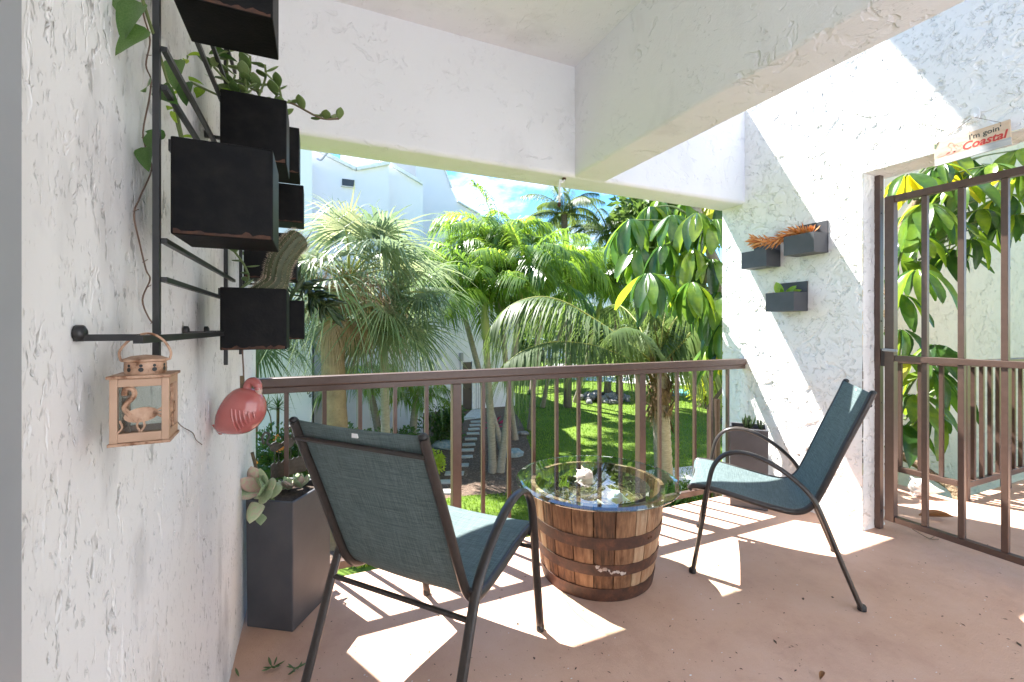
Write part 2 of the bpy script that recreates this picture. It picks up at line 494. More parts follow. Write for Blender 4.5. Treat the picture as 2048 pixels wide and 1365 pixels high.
tag(mb.build('concrete_beam', M['beam_white'], bevel=0.02, bseg=3), 'white plastered beam running inward from the railing beam to the ceiling', 'beam')
mb = MB(); mb.box(WXL - 0.05, -0.3, 0, WXL + 0.012, 0.615, 2.6)
mb.box(WXL + 0.012, 0.565, 0, WXL + 0.024, 0.60, 2.6)
tag(mb.build('door_casing', M['grey_trim']), 'grey upright casing at the end of the streaky wall', 'door casing')
# walls past the gate
mb = MB(); mb.box(5.2, 3.3, G - 0.1, 14, 3.5, 6.0)
tag(mb.build('stucco_wall', M['wall_green'], bevel=0.012), 'pale green stucco wall behind the corridor railing past the gate', 'wall')
mb = MB(); mb.box(-4, -4.5, -0.22, 8.5, -1.302, -0.002)  # unseen sunlit slab added behind the camera to bounce fill light
tag(mb.build('unseen_fill_terrace', simple('pale_fill_concrete', (0.70, 0.69, 0.67), (0.62, 0.61, 0.59), 0.85, 2.5)), kind='structure')
mb = MB(); mb.box(-4, -4.7, G - 0.1, 8.5, -4.51, 4.2)  # unseen wall added behind the camera as a sunlit fill reflector
tag(mb.build('unseen_fill_wall', simple('grey_fill_render', (0.72, 0.72, 0.74), None, 0.8)), kind='structure')

# ------------------------------------------------------------------ balcony railing
o = V((1.46, YR, 0))
rail = thing('balcony_railing', 'brown metal railing with square balusters across the balcony front', 'railing', o)
mb = MB(); mb.box(WXL, YR - 0.032, 1.005, WXR, YR + 0.032, 1.052)
mb.build('top_rail', M['brown'], rail, bevel=0.006)
mb = MB(); mb.box(WXL, YR - 0.02, 0.972, WXR, YR + 0.02, 1.004); mb.build('under_rail', M['brown'], rail, bevel=0.003)
mb = MB(); mb.box(WXL, YR - 0.018, 0.012, WXR, YR + 0.018, 0.055); mb.build('bottom_rail', M['brown'], rail, bevel=0.003)
posts_px = (912, 1281)
bal_px = (573, 649, 720, 790, 853, 966, 1018, 1067, 1113, 1157, 1199, 1241, 1319, 1354, 1389, 1422, 1455)
for px in posts_px:
    x = on_y(px, 800, YR).x
    mb = MB(); mb.box(x - 0.027, YR - 0.027, -0.2, x + 0.027, YR + 0.027, 0.972)
    mb.box(x - 0.04, 2.508, -0.17, x + 0.04, YR - 0.028, -0.06)
    mb.build('post', M['brown'], rail, bevel=0.003)
balm = MB(); balm.box(-0.0105, -0.0105, 0.055, 0.0105, 0.0105, 0.972)
balme = balm.mesh('baluster', M['brown'])
for px in bal_px:
    x = on_y(px, 800, YR).x
    piece('baluster', balme, rail, Matrix.Translation((x, YR, 0)))

# ------------------------------------------------------------------ corridor railing past the gate
cr = thing('corridor_railing', 'brown metal railing turning the corner beyond the gate', 'railing', (4.5, 1.69, 0))
for a, b_ in (((4.5, 1.69), (4.5, 2.72)), ((4.5, 1.69), (6.6, 1.69))):
    a3, b3 = V((*a, 0)), V((*b_, 0))
    d = (b3 - a3).normalized()
    mb = MB(); mb.bar(a3 + d * 0.026 + V((0, 0, 1.03)), b3 + V((0, 0, 1.03)), 0.06, 0.045); mb.build('top_rail', M['brown'], cr, bevel=0.004)
    mb = MB(); mb.bar(a3 + d * 0.026 + V((0, 0, 0.115)), b3 + V((0, 0, 0.115)), 0.035, 0.045); mb.build('bottom_rail', M['brown'], cr, bevel=0.003)
    n = int((b3 - a3).length / 0.135)
    for k in range(1, n + 1):
        p = a3 + d * (0.135 * k)
        big = (k % 6 == 5 and abs(d.x) > 0.5)
        mb = MB(); w = 0.025 if big else 0.0125
        mb.box(p.x - w, p.y - w, 0.138 if not big else 0, p.x + w, p.y + w, 1.006); mb.build('post' if big else 'baluster', M['brown'], cr)
mb = MB(); mb.box(4.475, 1.665, -0.03, 4.525, 1.715, 1.055); mb.build('post', M['brown'], cr, bevel=0.003)

# ------------------------------------------------------------------ gate
gx = 3.365
gate = thing('metal_gate', 'tall brown barred gate closing the opening in the stucco wall', 'gate', (gx, 1.2, 0.06))
GT, GM, GB = 2.145, 1.095, 0.075
def gbox(name, *a, bev=0.002):
    mb = MB(); mb.box(*a); return mb.build(name, M['brown'], gate, bevel=bev)
gbox('stile', gx - 0.024, 1.590, GB, gx + 0.024, 1.640, GT)
gbox('stile', gx - 0.024, 0.660, GB, gx + 0.024, 0.710, GT)
gbox('frame_rail', gx - 0.020, 0.712, GT - 0.042, gx + 0.020, 1.588, GT)
gbox('frame_rail', gx - 0.020, 0.712, GM, gx + 0.020, 1.588, GM + 0.036)
gbox('frame_rail', gx - 0.020, 0.712, GB, gx + 0.020, 1.588, GB + 0.036)
for y in (1.441, 1.275, 1.10, 0.93, 0.80):
    for z0, z1 in ((GB + 0.037, GM - 0.001), (GM + 0.037, GT - 0.043)):
        gbox('bar', gx - 0.014, y - 0.014, z0, gx + 0.014, y + 0.014, z1)
mb = MB(); mb.tube([(gx - 0.03, 1.615, 1.165), (gx - 0.085, 1.615, 1.168), (gx - 0.09, 1.54, 1.165)], 0.009, 8); mb.build('latch_handle', M['grey_trim'], gate)
mb = MB(); mb.box(gx - 0.015, 1.641, 1.06, gx + 0.015, 1.664, 1.17); mb.build('latch_bolt', M['bronze'], gate)
gp = thing('gate_post', 'dark brown gate post with bolt holes fixed to the wall edge', 'post', (gx, 1.68, 0))
mb = MB(); mb.box(gx - 0.022, 1.666, 0.002, gx + 0.022, 1.698, 2.297); mb.build('post', M['brown'], gp, bevel=0.002)
hole = MB(); hole.lathe([(0.006, 0), (0.006, 0.0015)], n=10, ax=Matrix.Rotation(R(90), 3, 'X')); holeme = hole.mesh('bolt_hole', M['black'])
for z in (2.2, 2.05, 1.35, 0.82, 0.12): piece('bolt_hole', holeme, gp, Matrix.Translation((gx - 0.004, 1.6655, z)))
screw = MB(); screw.lathe([(0.009, 0), (0.007, 0.003)], n=10, ax=Matrix.Rotation(R(90), 3, 'X')); screwme = screw.mesh('screw', M['grey_trim'])

# hook under the beam
hp = on_z(1102, 372, BZ0)
hk = thing('ceiling_hook', 'rusty white hook hanging under the railing beam', 'hook', (hp.x, BY0 + 0.05, BZ0 - 0.14))
hy = BY0 + 0.05
mb = MB(); mb.tube(catmull([(hp.x, hy, BZ0 + 0.005), (hp.x, hy, BZ0 - 0.02), (hp.x - 0.02, hy, BZ0 - 0.03), (hp.x - 0.033, hy, BZ0 - 0.02), (hp.x - 0.035, hy, BZ0 - 0.10), (hp.x - 0.038, hy, BZ0 - 0.175)], 5), 0.0075, 8); mb.build('shank', M['trim_white'], hk)
mb = MB(); mb.ball((hp.x - 0.038, hy, BZ0 - 0.185), (0.013, 0.013, 0.018)); mb.build('rusty_tip', M['rust'], hk)
mb = MB(); mb.lathe([(0.013, 0), (0.013, 0.012)], (hp.x, hy, BZ0 - 0.012), 12); mb.build('collar', M['rust'], hk)
# ================================================================== furniture
M['sling'] = None
m, nt, N, L, out = new_mat('teal_woven_sling')
b = N.new('ShaderNodeBsdfPrincipled'); b.inputs['Roughness'].default_value = 0.7; b.inputs['Specular IOR Level'].default_value = 0.25
tc = N.new('ShaderNodeTexCoord')
ta = tex(N, L, 60, 3, 0.6, stretch=(9, 0.25, 0.25)); tb = tex(N, L, 60, 3, 0.6, stretch=(0.12, 6, 6))
ad = N.new('ShaderNodeMath'); ad.operation = 'ADD'; L.new(ta.outputs['Fac'], ad.inputs[0]); L.new(tb.outputs['Fac'], ad.inputs[1])
hf = N.new('ShaderNodeMath'); hf.operation = 'MULTIPLY'; hf.inputs[1].default_value = 0.5; L.new(ad.outputs[0], hf.inputs[0])
rr = ramp(N, [(0.30, (0.060, 0.088, 0.092)), (0.50, (0.145, 0.198, 0.198)), (0.70, (0.27, 0.335, 0.325))])
L.new(hf.outputs[0], rr.inputs['Fac']); L.new(rr.outputs['Color'], b.inputs['Base Color'])
w1 = N.new('ShaderNodeTexWave'); w1.inputs['Scale'].default_value = 170; w1.bands_direction = 'X'
w2 = N.new('ShaderNodeTexWave'); w2.inputs['Scale'].default_value = 170; w2.bands_direction = 'DIAGONAL'
mpp = N.new('ShaderNodeMapping'); mpp.inputs['Scale'].default_value = (0, 1, 1); L.new(tc.outputs['Object'], mpp.inputs['Vector'])
L.new(tc.outputs['Object'], w1.inputs['Vector']); L.new(mpp.outputs['Vector'], w2.inputs['Vector'])
mu = N.new('ShaderNodeMath'); mu.operation = 'MULTIPLY'; L.new(w1.outputs['Fac'], mu.inputs[0]); L.new(w2.outputs['Fac'], mu.inputs[1])
bp = N.new('ShaderNodeBump'); bp.inputs['Strength'].default_value = 0.5; bp.inputs['Distance'].default_value = 0.0012
L.new(mu.outputs[0], bp.inputs['Height']); L.new(bp.outputs['Normal'], b.inputs['Normal'])
tl = N.new('ShaderNodeBsdfTranslucent'); L.new(rr.outputs['Color'], tl.inputs['Color'])
ms = N.new('ShaderNodeMixShader'); ms.inputs[0].default_value = 0.22
L.new(b.outputs['BSDF'], ms.inputs[1]); L.new(tl.outputs['BSDF'], ms.inputs[2]); L.new(ms.outputs[0], out.inputs['Surface'])
M['sling'] = m

PROF = [(0.385, 0.432), (0.36, 0.452), (0.25, 0.446), (0.10, 0.418), (-0.04, 0.396), (-0.12, 0.398), (-0.175, 0.44), (-0.22, 0.53), (-0.30, 0.73), (-0.375, 0.91), (-0.41, 1.0)]
def chair(label, loc, rz):
    c = thing('patio_chair', label, 'chair', (*loc, 0), 'teal sling patio chairs', rz)
    prof = catmull([(0, y, z) for y, z in PROF], 5)
    sx = 0.262
    for s in (-1, 1):
        mb = MB(); mb.tube(catmull([(s * 0.30, y, z) for y, z in ((0.365, 0.004), (0.315, 0.30), (0.290, 0.47), (0.262, 0.585), (0.205, 0.652), (0.12, 0.668), (0.02, 0.640), (-0.08, 0.578), (-0.165, 0.495), (-0.212, 0.40), (-0.29, 0.19), (-0.362, 0.004))], 7), 0.0185, 12, flat=0.62, side=(1, 0, 0))
        arm = mb.build('arm_and_legs', M['bronze'], c)
        for y in (0.365, -0.362):
            f_ = MB(); f_.lathe([(0.012, 0.0), (0.0185, 0.002), (0.0185, 0.02), (0.015, 0.026)], (s * 0.30, y, 0), 12); f_.build('foot_cap', M['black'], arm)
        mb = MB(); mb.tube([p + V((s * sx, 0, 0)) for p in prof], 0.0155, 10); mb.build('side_rail', M['bronze'], c)
        for y, z in ((-0.188, 0.462), (0.295, 0.445)):
            mb = MB(); mb.tube([(s * sx, y, z), (s * 0.302, y, z)], 0.009, 8); mb.build('bracket', M['black'], c)
        mb = MB(); mb.ball((s * sx, -0.412, 1.004), (0.015, 0.015, 0.012)); mb.build('tube_cap', M['black'], c)
    # sling, slightly sagging, with a real thickness
    mb = MB(); nx = 9; vs = []; fs = []
    n = len(prof)
    for side in (0, 1):
        for i, p in enumerate(prof):
            t = (prof[min(i + 1, n - 1)] - prof[max(i - 1, 0)]).normalized()
            nn = V((1, 0, 0)).cross(t) * -1
            if nn.z < 0 and abs(nn.z) > abs(nn.y): nn = -nn
            for k in range(nx):
                u = k / (nx - 1) * 2 - 1
                sag = 0.010 * (1 - u * u)
                q = p + V((u * sx, 0, 0)) - nn * (sag + (0.0025 if side else 0)) + nn * 0.011
                vs.append(q)
    o_ = n * nx
    for i in range(n - 1):
        for k in range(nx - 1):
            a = i * nx + k
            fs.append((a, a + 1, a + nx + 1, a + nx)); fs.append((o_ + a, o_ + a + nx, o_ + a + nx + 1, o_ + a + 1))
    for i in range(n - 1):
        for k in (0, nx - 1): fs.append((i * nx + k, i * nx + nx + k, o_ + i * nx + nx + k, o_ + i * nx + k))
    for k in range(nx - 1):
        for i in (0, n - 1): fs.append((i * nx + k, i * nx + k + 1, o_ + i * nx + k + 1, o_ + i * nx + k))
    mb.add(vs, fs); mb.sm = True
    sl_ = mb.build('sling_seat', M['sling'], c)
    for (y, z), w in (((0.372, 0.440), 0.010), ((-0.402, 0.944), 0.0085)):
        mb = MB(); mb.tube([(-sx, y, z), (sx, y, z)], w, 8); mb.build('cross_bar', M['bronze'], c)
    for y, z in ((-0.217, 0.385), (0.302, 0.385)):
        mb = MB(); mb.tube([(-0.30, y, z), (0.30, y, z)], 0.009, 8); mb.build('stretcher', M['bronze'], c)
    tg = MB(); tg.box(-0.012, -0.406, 0.972, 0.012, -0.402, 0.990); tg.build('care_tag', M['trim_white'], sl_)
    return c
chair('teal sling chair seen from behind, beside the tall succulent planter', (0.419, 1.699), R(-49.5))
chair('teal sling chair standing in front of the rough wall and gate post', (2.3085, 1.6945), R(40.2))

# ------------------------------------------------------------------ barrel table
TB = V((1.395, 2.02, 0))
m, nt, N, L, out = new_mat('weathered_oak')
b = N.new('ShaderNodeBsdfPrincipled'); b.inputs['Roughness'].default_value = 0.62; b.inputs['Specular IOR Level'].default_value = 0.35
t1 = tex(N, L, 26, 6, 0.65, stretch=(2.4, 2.4, 0.22)); t2 = tex(N, L, 5, 4, 0.6)
oi = N.new('ShaderNodeObjectInfo')
ad = N.new('ShaderNodeMath'); ad.operation = 'MULTIPLY_ADD'; ad.inputs[1].default_value = 0.55
L.new(oi.outputs['Random'], ad.inputs[0])
h_ = N.new('ShaderNodeMath'); h_.operation = 'MULTIPLY_ADD'; h_.inputs[1].default_value = 0.9; h_.inputs[2].default_value = -0.22
L.new(t1.outputs['Fac'], h_.inputs[0]); L.new(h_.outputs[0], ad.inputs[2])
rr = ramp(N, [(0.10, (0.030, 0.017, 0.011)), (0.34, (0.155, 0.072, 0.034)), (0.58, (0.30, 0.162, 0.083)), (0.88, (0.44, 0.31, 0.195))])
L.new(ad.outputs[0], rr.inputs['Fac'])
r2 = ramp(N, [(0.33, (0.28, 0.22, 0.2)), (0.50, (1, 1, 1))]); L.new(t2.outputs['Fac'], r2.inputs['Fac'])
mx = N.new('ShaderNodeMix'); mx.data_type = 'RGBA'; mx.blend_type = 'MULTIPLY'; mx.inputs['Factor'].default_value = 0.8
L.new(rr.outputs['Color'], mx.inputs['A']); L.new(r2.outputs['Color'], mx.inputs['B']); L.new(mx.outputs['Result'], b.inputs['Base Color'])
bp = N.new('ShaderNodeBump'); bp.inputs['Strength'].default_value = 0.9; bp.inputs['Distance'].default_value = 0.005
L.new(t1.outputs['Fac'], bp.inputs['Height']); L.new(bp.outputs['Normal'], b.inputs['Normal']); L.new(b.outputs['BSDF'], out.inputs['Surface'])
M['oak'] = m
m, nt, N, L, out = new_mat('rusted_hoop_iron')
b = N.new('ShaderNodeBsdfPrincipled'); b.inputs['Roughness'].default_value = 0.6
t1 = tex(N, L, 22, 6, 0.65); t2 = tex(N, L, 160, 4, 0.6)
rr = ramp(N, [(0.30, (0.030, 0.016, 0.012)), (0.52, (0.072, 0.030, 0.018)), (0.74, (0.15, 0.060, 0.028))])
L.new(t1.outputs['Fac'], rr.inputs['Fac']); L.new(rr.outputs['Color'], b.inputs['Base Color'])
bp = N.new('ShaderNodeBump'); bp.inputs['Strength'].default_value = 0.4; bp.inputs['Distance'].default_value = 0.002
L.new(t2.outputs['Fac'], bp.inputs['Height']); L.new(bp.outputs['Normal'], b.inputs['Normal']); L.new(b.outputs['BSDF'], out.inputs['Surface'])
M['hoop'] = m
M['label_white'] = simple('torn_paper_label', (0.55, 0.50, 0.45), (0.30, 0.2, 0.15), 0.8, 60)
tb_ = thing('barrel_table', 'half whiskey barrel table with rusty hoops', 'table', TB)
TH = 0.478
def br(z): return 0.290 + 0.085 * (z / TH) - 0.020 * (z / TH) ** 2
ang = 0.0
rs_ = random.Random(4)
ws = [rs_.uniform(0.7, 1.35) for _ in range(25)]
tot = sum(ws); a0 = 0.0
NZ = 6
for w in ws:
    a1 = a0 + 2 * math.pi * w / tot
    mb = MB(); vs = []; fs = []
    dr = rs_.uniform(-0.0015, 0.0015); top = TH - rs_.uniform(0, 0.003)
    gap = rs_.uniform(0.005, 0.010)
    for i in range(NZ + 1):
        z = 0.003 + (top - 0.003) * i / NZ
        for k in range(4):
            a = a0 + gap + (a1 - a0 - 2 * gap) * k / 3
            for r_ in (br(z) + dr - 0.024, br(z) + dr - (0.002 if k in (0, 3) else 0)):
                vs.append((TB.x + r_ * math.cos(a), TB.y + r_ * math.sin(a), z))
    for i in range(NZ):
        for k in range(3):
            a = (i * 4 + k) * 2; c_ = a + 8
            fs.append((a + 1, a + 3, c_ + 3, c_ + 1)); fs.append((a, c_, c_ + 2, a + 2))
        for k in (0, 3):
            a = (i * 4 + k) * 2; fs.append((a, a + 1, a + 9, a + 8))
    for k in range(3):
        a = NZ * 8 + k * 2; fs.append((a, a + 1, a + 3, a + 2)); fs.append((k * 2, k * 2 + 1, k * 2 + 3, k * 2 + 2))
    mb.add(vs, fs); mb.build('stave', M['oak'], tb_, smooth=False)
    a0 = a1
mb = MB(); mb.lathe([(0.255, 0.02), (0.28, 0.46)], TB, 48, cap=False); mb.build('inner_liner', M['soil'], tb_)
for z0, z1 in ((0.001, 0.066), (0.134, 0.188), (0.266, 0.324)):
    mb = MB(); mb.lathe([(br(z0) - 0.002, z0), (br(z0) + 0.0035, z0), (br(z1) + 0.0035, z1), (br(z1) - 0.002, z1)], TB, 72, cap=False); hp_ = mb.build('hoop', M['hoop'], tb_)
    if z0 > 0.1:
        for k in range(2):
            a = 3.6 + z0 * 5 + 0.06 * k; z = (z0 + z1) / 2
            mb = MB(); mb.ball((TB.x + (br(z) + 0.004) * math.cos(a), TB.y + (br(z) + 0.004) * math.sin(a), z), 0.006, 8, 5); mb.build('rivet', M['hoop'], hp_)
    if 0.1 < z0 < 0.2:
        rl = random.Random(2)
        for k in range(9):
            a = 4.12 + 0.052 * k + rl.uniform(-.01, .01); z = 0.176 - 0.0038 * k + rl.uniform(-.006, .006); mb = MB()
            c_ = V((TB.x + (br(z) + 0.0042) * math.cos(a), TB.y + (br(z) + 0.0042) * math.sin(a), z))
            ex = V((-math.sin(a), math.cos(a), 0)); n_ = 9
            mb.add([c_ + ex * math.cos(q * 6.283 / n_) * rl.uniform(.006, .017) + V((0, 0, 1)) * math.sin(q * 6.283 / n_) * rl.uniform(.004, .012) for q in range(n_)], [tuple(range(n_))])
            mb.build('paper_scrap', M['label_white'], hp_)
mb = MB(); mb.lathe([(0.002, 0.33), (0.277, 0.33), (0.277, 0.344), (0.002, 0.345)], TB, 48); mb.build('barrel_head', M['oak'], tb_)
M['glass'] = glassmat('clear_table_glass', (0.80, 0.93, 0.88), 0.06, 0.0, 3.0)
M['glass_rim'] = glassmat('bevelled_glass', (0.62, 0.86, 0.77), 0.12, 0.05, 3.2)
M['glass_edge'] = glassmat('green_glass_edge', (0.30, 0.55, 0.47), 0.25, 0.05)
gt = thing('glass_tabletop', 'round clear glass top resting on the barrel', 'tabletop', TB + V((0, 0, TH + 0.004)))
mb = MB(); GR = 0.434; z0 = TH + 0.006
mb.lathe([(0.0005, z0 + 0.012), (GR - 0.028, z0 + 0.012)], TB, 96, cap=False); mb.build('pane', M['glass'], gt, smooth=False)
mb = MB(); mb.lathe([(GR - 0.028, z0 + 0.012), (GR - 0.003, z0 + 0.0075)], TB, 96, cap=False); mb.build('bevelled_rim', M['glass_rim'], gt, smooth=True)
mb = MB(); mb.lathe([(GR - 0.003, z0 + 0.0075), (GR, z0 + 0.004), (GR - 0.002, z0)], TB, 96, cap=False); mb.build('edge', M['glass_edge'], gt)
M['pad'] = simple('clear_yellow_bumper', (0.5, 0.4, 0.16), None, 0.3)
for a in (0.9, 2.2, 3.9, 5.3):
    mb = MB(); r_ = 0.352
    mb.lathe([(0.012, TH - 0.004), (0.012, z0 - 0.0005)], (TB.x + r_ * math.cos(a), TB.y + r_ * math.sin(a), 0), 12); mb.build('bumper_pad', M['pad'], gt)
# contents of the table: straw, conch shells
M['straw'] = simple('dry_straw', (0.46, 0.36, 0.20), (0.30, 0.22, 0.11), 0.8, 60, rnd_obj=0.3)
M['shell'] = simple('bleached_shell', (0.74, 0.66, 0.58), (0.60, 0.46, 0.38), 0.5, 14, 0.4, 50, dist=0.004)
M['shell_white'] = simple('white_shell', (0.80, 0.79, 0.77), (0.70, 0.66, 0.62), 0.5, 20, 0.4, 60, dist=0.004)
mb = MB(); rs_ = random.Random(9)
for k in range(900):
    a = rs_.uniform(0, 6.283); r_ = 0.265 * math.sqrt(rs_.random())
    if r_ < 0.10 and rs_.random() < 0.6: continue
    p = V((TB.x + r_ * math.cos(a), TB.y + r_ * math.sin(a), 0.347 + rs_.uniform(0, 0.045)))
    d = V((rs_.uniform(-1, 1), rs_.uniform(-1, 1), rs_.uniform(-0.3, 0.5))).normalized() * rs_.uniform(0.02, 0.05)
    w = V((rs_.uniform(-1, 1), rs_.uniform(-1, 1), 0)).normalized() * 0.0014
    mb.add([p - d - w, p - d + w, p + w * 1.2 + V((0, 0, 0.006)), p + d, p - w * 1.2 + V((0, 0, 0.006))], [(0, 1, 2, 3, 4)])
tag(mb.build('straw_nest', M['straw']), 'dry straw bedding under the glass inside the barrel', 'straw', kind='stuff')
def conch(name, label, pos, d, up, L_, mat, spikes=7, group=None, lip=True):
    root = thing(name, label, 'shell', pos, group)
    fr = frame((0, 0, 0), d, up).to_3x3()
    pts = []
    mb = MB(); n = 20; rows = 15; vs = []; fs = []
    for i in range(rows):
        t = i / (rows - 1)
        r_ = L_ * (0.30 * math.sin(math.pi * min(1, t * 1.0) ** 0.62) * (1 - 0.35 * t) + 0.01)
        for k in range(n):
            a = 2 * math.pi * k / n
            bump = 1 + 0.14 * max(0, math.cos(a * spikes / 2 + i * 0.5)) * (1 if 0.12 < t < 0.45 else 0.25) + 0.035 * math.sin(i * 2.4)
            flare = 1 + (0.55 * math.exp(-((a - 1.1) / 0.5) ** 2) * math.sin(math.pi * min(1, t * 1.1)) if lip else 0)
            vs.append(V(pos) + fr @ V((r_ * bump * flare * math.cos(a), (t - 0.4) * L_, r_ * bump * flare * math.sin(a))))
    for i in range(rows - 1):
        for k in range(n):
            k2 = (k + 1) % n; fs.append((i * n + k, i * n + k2, (i + 1) * n + k2, (i + 1) * n + k))
    fs.append(tuple(range(n))); fs.append(tuple((rows - 1) * n + k for k in range(n)))
    mb.add(vs, fs); mb.sm = True
    body = mb.build('shell_body', mat, root)
    for k in range(spikes):
        a = 2 * math.pi * k / spikes + 0.4
        bpos = V((0.25 * L_ * math.cos(a), -0.17 * L_, 0.25 * L_ * math.sin(a)))
        tip = bpos * 1.55 + V((0, -0.06 * L_, 0))
        mb = MB(); mb.tube([V(pos) + fr @ bpos * 0.9, V(pos) + fr @ ((bpos + tip) / 2), V(pos) + fr @ tip], [0.075 * L_, 0.045 * L_, 0.008 * L_], 7); mb.build('spike', mat, body)
    return root
conch('conch_shell', 'large pinkish conch shell under the glass tabletop', P(1170, 955, 2.42) + V((0, 0, 0.0)), (0.9, -0.1, -0.55), (0, -0.2, 1), 0.13, M['shell'])
conch('conch_shell', 'white cone shaped shell under the glass tabletop', (TB.x + 0.09, TB.y - 0.06, 0.385), (0.85, -0.45, -0.15), (0, 0, 1), 0.13, M['shell_white'], 5)
conch('conch_shell', 'small tan round shell amid the straw', (TB.x - 0.03, TB.y - 0.075, 0.385), (0.2, -0.9, 0.2), (0, 0, 1), 0.055, M['shell'], 5)
conch('conch_shell', 'small flat white shell at the edge of the straw', (TB.x + 0.13, TB.y - 0.15, 0.375), (0.9, 0.1, 0), (0, 0, 1), 0.06, M['shell_white'], 5)
conch('conch_shell', 'slim white shell beside the tan shell in straw', (TB.x - 0.05, TB.y - 0.15, 0.372), (0.6, -0.5, 0), (0, 0, 1), 0.08, M['shell_white'], 5)
conch('spiky_shell', 'white spiky murex shell on the corridor floor past the gate', (4.30, 1.86, 0.062), (0.55, -0.8, 0), (0, 0, 1), 0.21, M['shell_white'], 12)

# ------------------------------------------------------------------ leaf meshes
def leaf_mesh(name, mat, L_=1.0, W=0.4, fold=0.12, droop=0.25, nseg=6, shape='ell', wave=0.0, tip=1.0):
    mb = MB(); vs = []; fs = []
    for i in range(nseg + 1):
        t = i / nseg
        if shape == 'ell': w = W / 2 * (math.sin(math.pi * min(1, t * 0.97 + 0.03)) ** 0.75)
        elif shape == 'obo': w = W / 2 * (math.sin(math.pi * (t ** 1.35 * 0.95 + 0.02)) ** 0.7)
        elif shape == 'heart': w = W / 2 * (min(1, (t + 0.03) * 5) ** 0.6) * (1 - t ** 1.7) ** 0.8
        else: w = W / 2 * (1 - t) ** 0.8
        w = max(w, 0.004 * W if i in (0, nseg) else 0)
        y = L_ * t; z = -droop * L_ * t * t
        wv = wave * math.sin(t * 9)
        vs += [(-w, y, z + fold * w * 2 + wv), (-w * 0.5, y, z + fold * w * 0.7), (0, y, z), (w * 0.5, y, z + fold * w * 0.7), (w, y, z + fold * w * 2 - wv)]
    for i in range(nseg):
        for k in range(4):
            a = i * 5 + k; fs.append((a, a + 1, a + 6, a + 5))
    mb.add(vs, fs); mb.sm = True
    return mb.mesh(name, mat)
def fat_leaf(name, mat, L_=1.0, W=0.4, T=0.12, curl=0.2, nu=10, nv=10):
    mb = MB(); vs = []; fs = []
    for j in range(nv + 1):
        t = j / nv
        s_ = max(0.02, math.sin(math.pi * (0.06 + 0.94 * t ** 1.25)) ** 0.75) if j < nv else 0.02
        for i in range(nu):
            a = 2 * math.pi * i / nu
            vs.append((W / 2 * s_ * math.cos(a), L_ * t, T / 2 * s_ * math.sin(a) + curl * L_ * t * t))
    for j in range(nv):
        for i in range(nu):
            i2 = (i + 1) % nu; fs.append((j * nu + i, j * nu + i2, (j + 1) * nu + i2, (j + 1) * nu + i))
    mb.add(vs, fs); mb.sm = True
    return mb.mesh(name, mat)
M['succ'] = leafmat('pale_succulent', [(0.27, 0.36, 0.20), (0.40, 0.49, 0.29), (0.48, 0.53, 0.34), (0.55, 0.38, 0.32)], 0.12, 0.55, 9)
M['succ_green'] = leafmat('green_succulent', [(0.07, 0.13, 0.03), (0.13, 0.21, 0.06), (0.20, 0.27, 0.10)], 0.15, 0.4, 20)
M['succ_orange'] = leafmat('orange_succulent', [(0.50, 0.17, 0.035), (0.62, 0.28, 0.07), (0.66, 0.40, 0.15)], 0.2, 0.45, 20)
M['succ_bright'] = leafmat('bright_green_leaf', [(0.16, 0.30, 0.03), (0.26, 0.40, 0.05), (0.34, 0.42, 0.06)], 0.35, 0.35, 10)
M['pothos'] = leafmat('pothos_leaf', [(0.035, 0.085, 0.018), (0.06, 0.13, 0.03), (0.12, 0.20, 0.06)], 0.3, 0.3, 30)
M['dark_spike'] = leafmat('dark_spiked_leaf', [(0.03, 0.055, 0.02), (0.05, 0.09, 0.03), (0.09, 0.12, 0.05)], 0.15, 0.4, 20)
M['stem'] = simple('plant_stem', (0.14, 0.10, 0.05), (0.09, 0.065, 0.035), 0.7, 40)
M['stem_green'] = simple('green_stem', (0.13, 0.17, 0.05), None, 0.6, 20)
FL_SUCC = fat_leaf('leaf', M['succ'], 1.0, 0.52, 0.10, 0.12)
FL_PAD = fat_leaf('leaf', M['succ_green'], 1.0, 0.62, 0.12, 0.10)
FL_ORG = fat_leaf('leaf', M['succ_orange'], 1.0, 0.22, 0.10, 0.25, 6, 4)
FL_SPK = fat_leaf('leaf', M['dark_spike'], 1.0, 0.20, 0.09, 0.30, 6, 4)
LF_BRT = leaf_mesh('leaf', M['succ_bright'], 1.0, 0.5, 0.25, 0.15)
LF_POT = leaf_mesh('leaf', M['pothos'], 1.0, 0.78, 0.12, 0.25, 8, 'heart')
def rosette(parent, me, c, n, L_, tilt0, tilt1, seed=1, ax=(0, 0, 1), name='leaf'):
    rr_ = random.Random(seed); ax = V(ax).normalized(); u = ax.orthogonal().normalized(); w = ax.cross(u)
    for k in range(n):
        t = k / max(1, n - 1); a = k * 2.4 + rr_.uniform(-.2, .2); e = R(tilt0 + (tilt1 - tilt0) * t + rr_.uniform(-6, 6))
        d = (u * math.cos(a) + w * math.sin(a)) * math.cos(e) + ax * math.sin(e)
        piece(name, me, parent, frame(V(c) + ax * 0.12 * L_ * t, d, ax, L_ * (1 - 0.35 * t) * rr_.uniform(0.85, 1.1)))

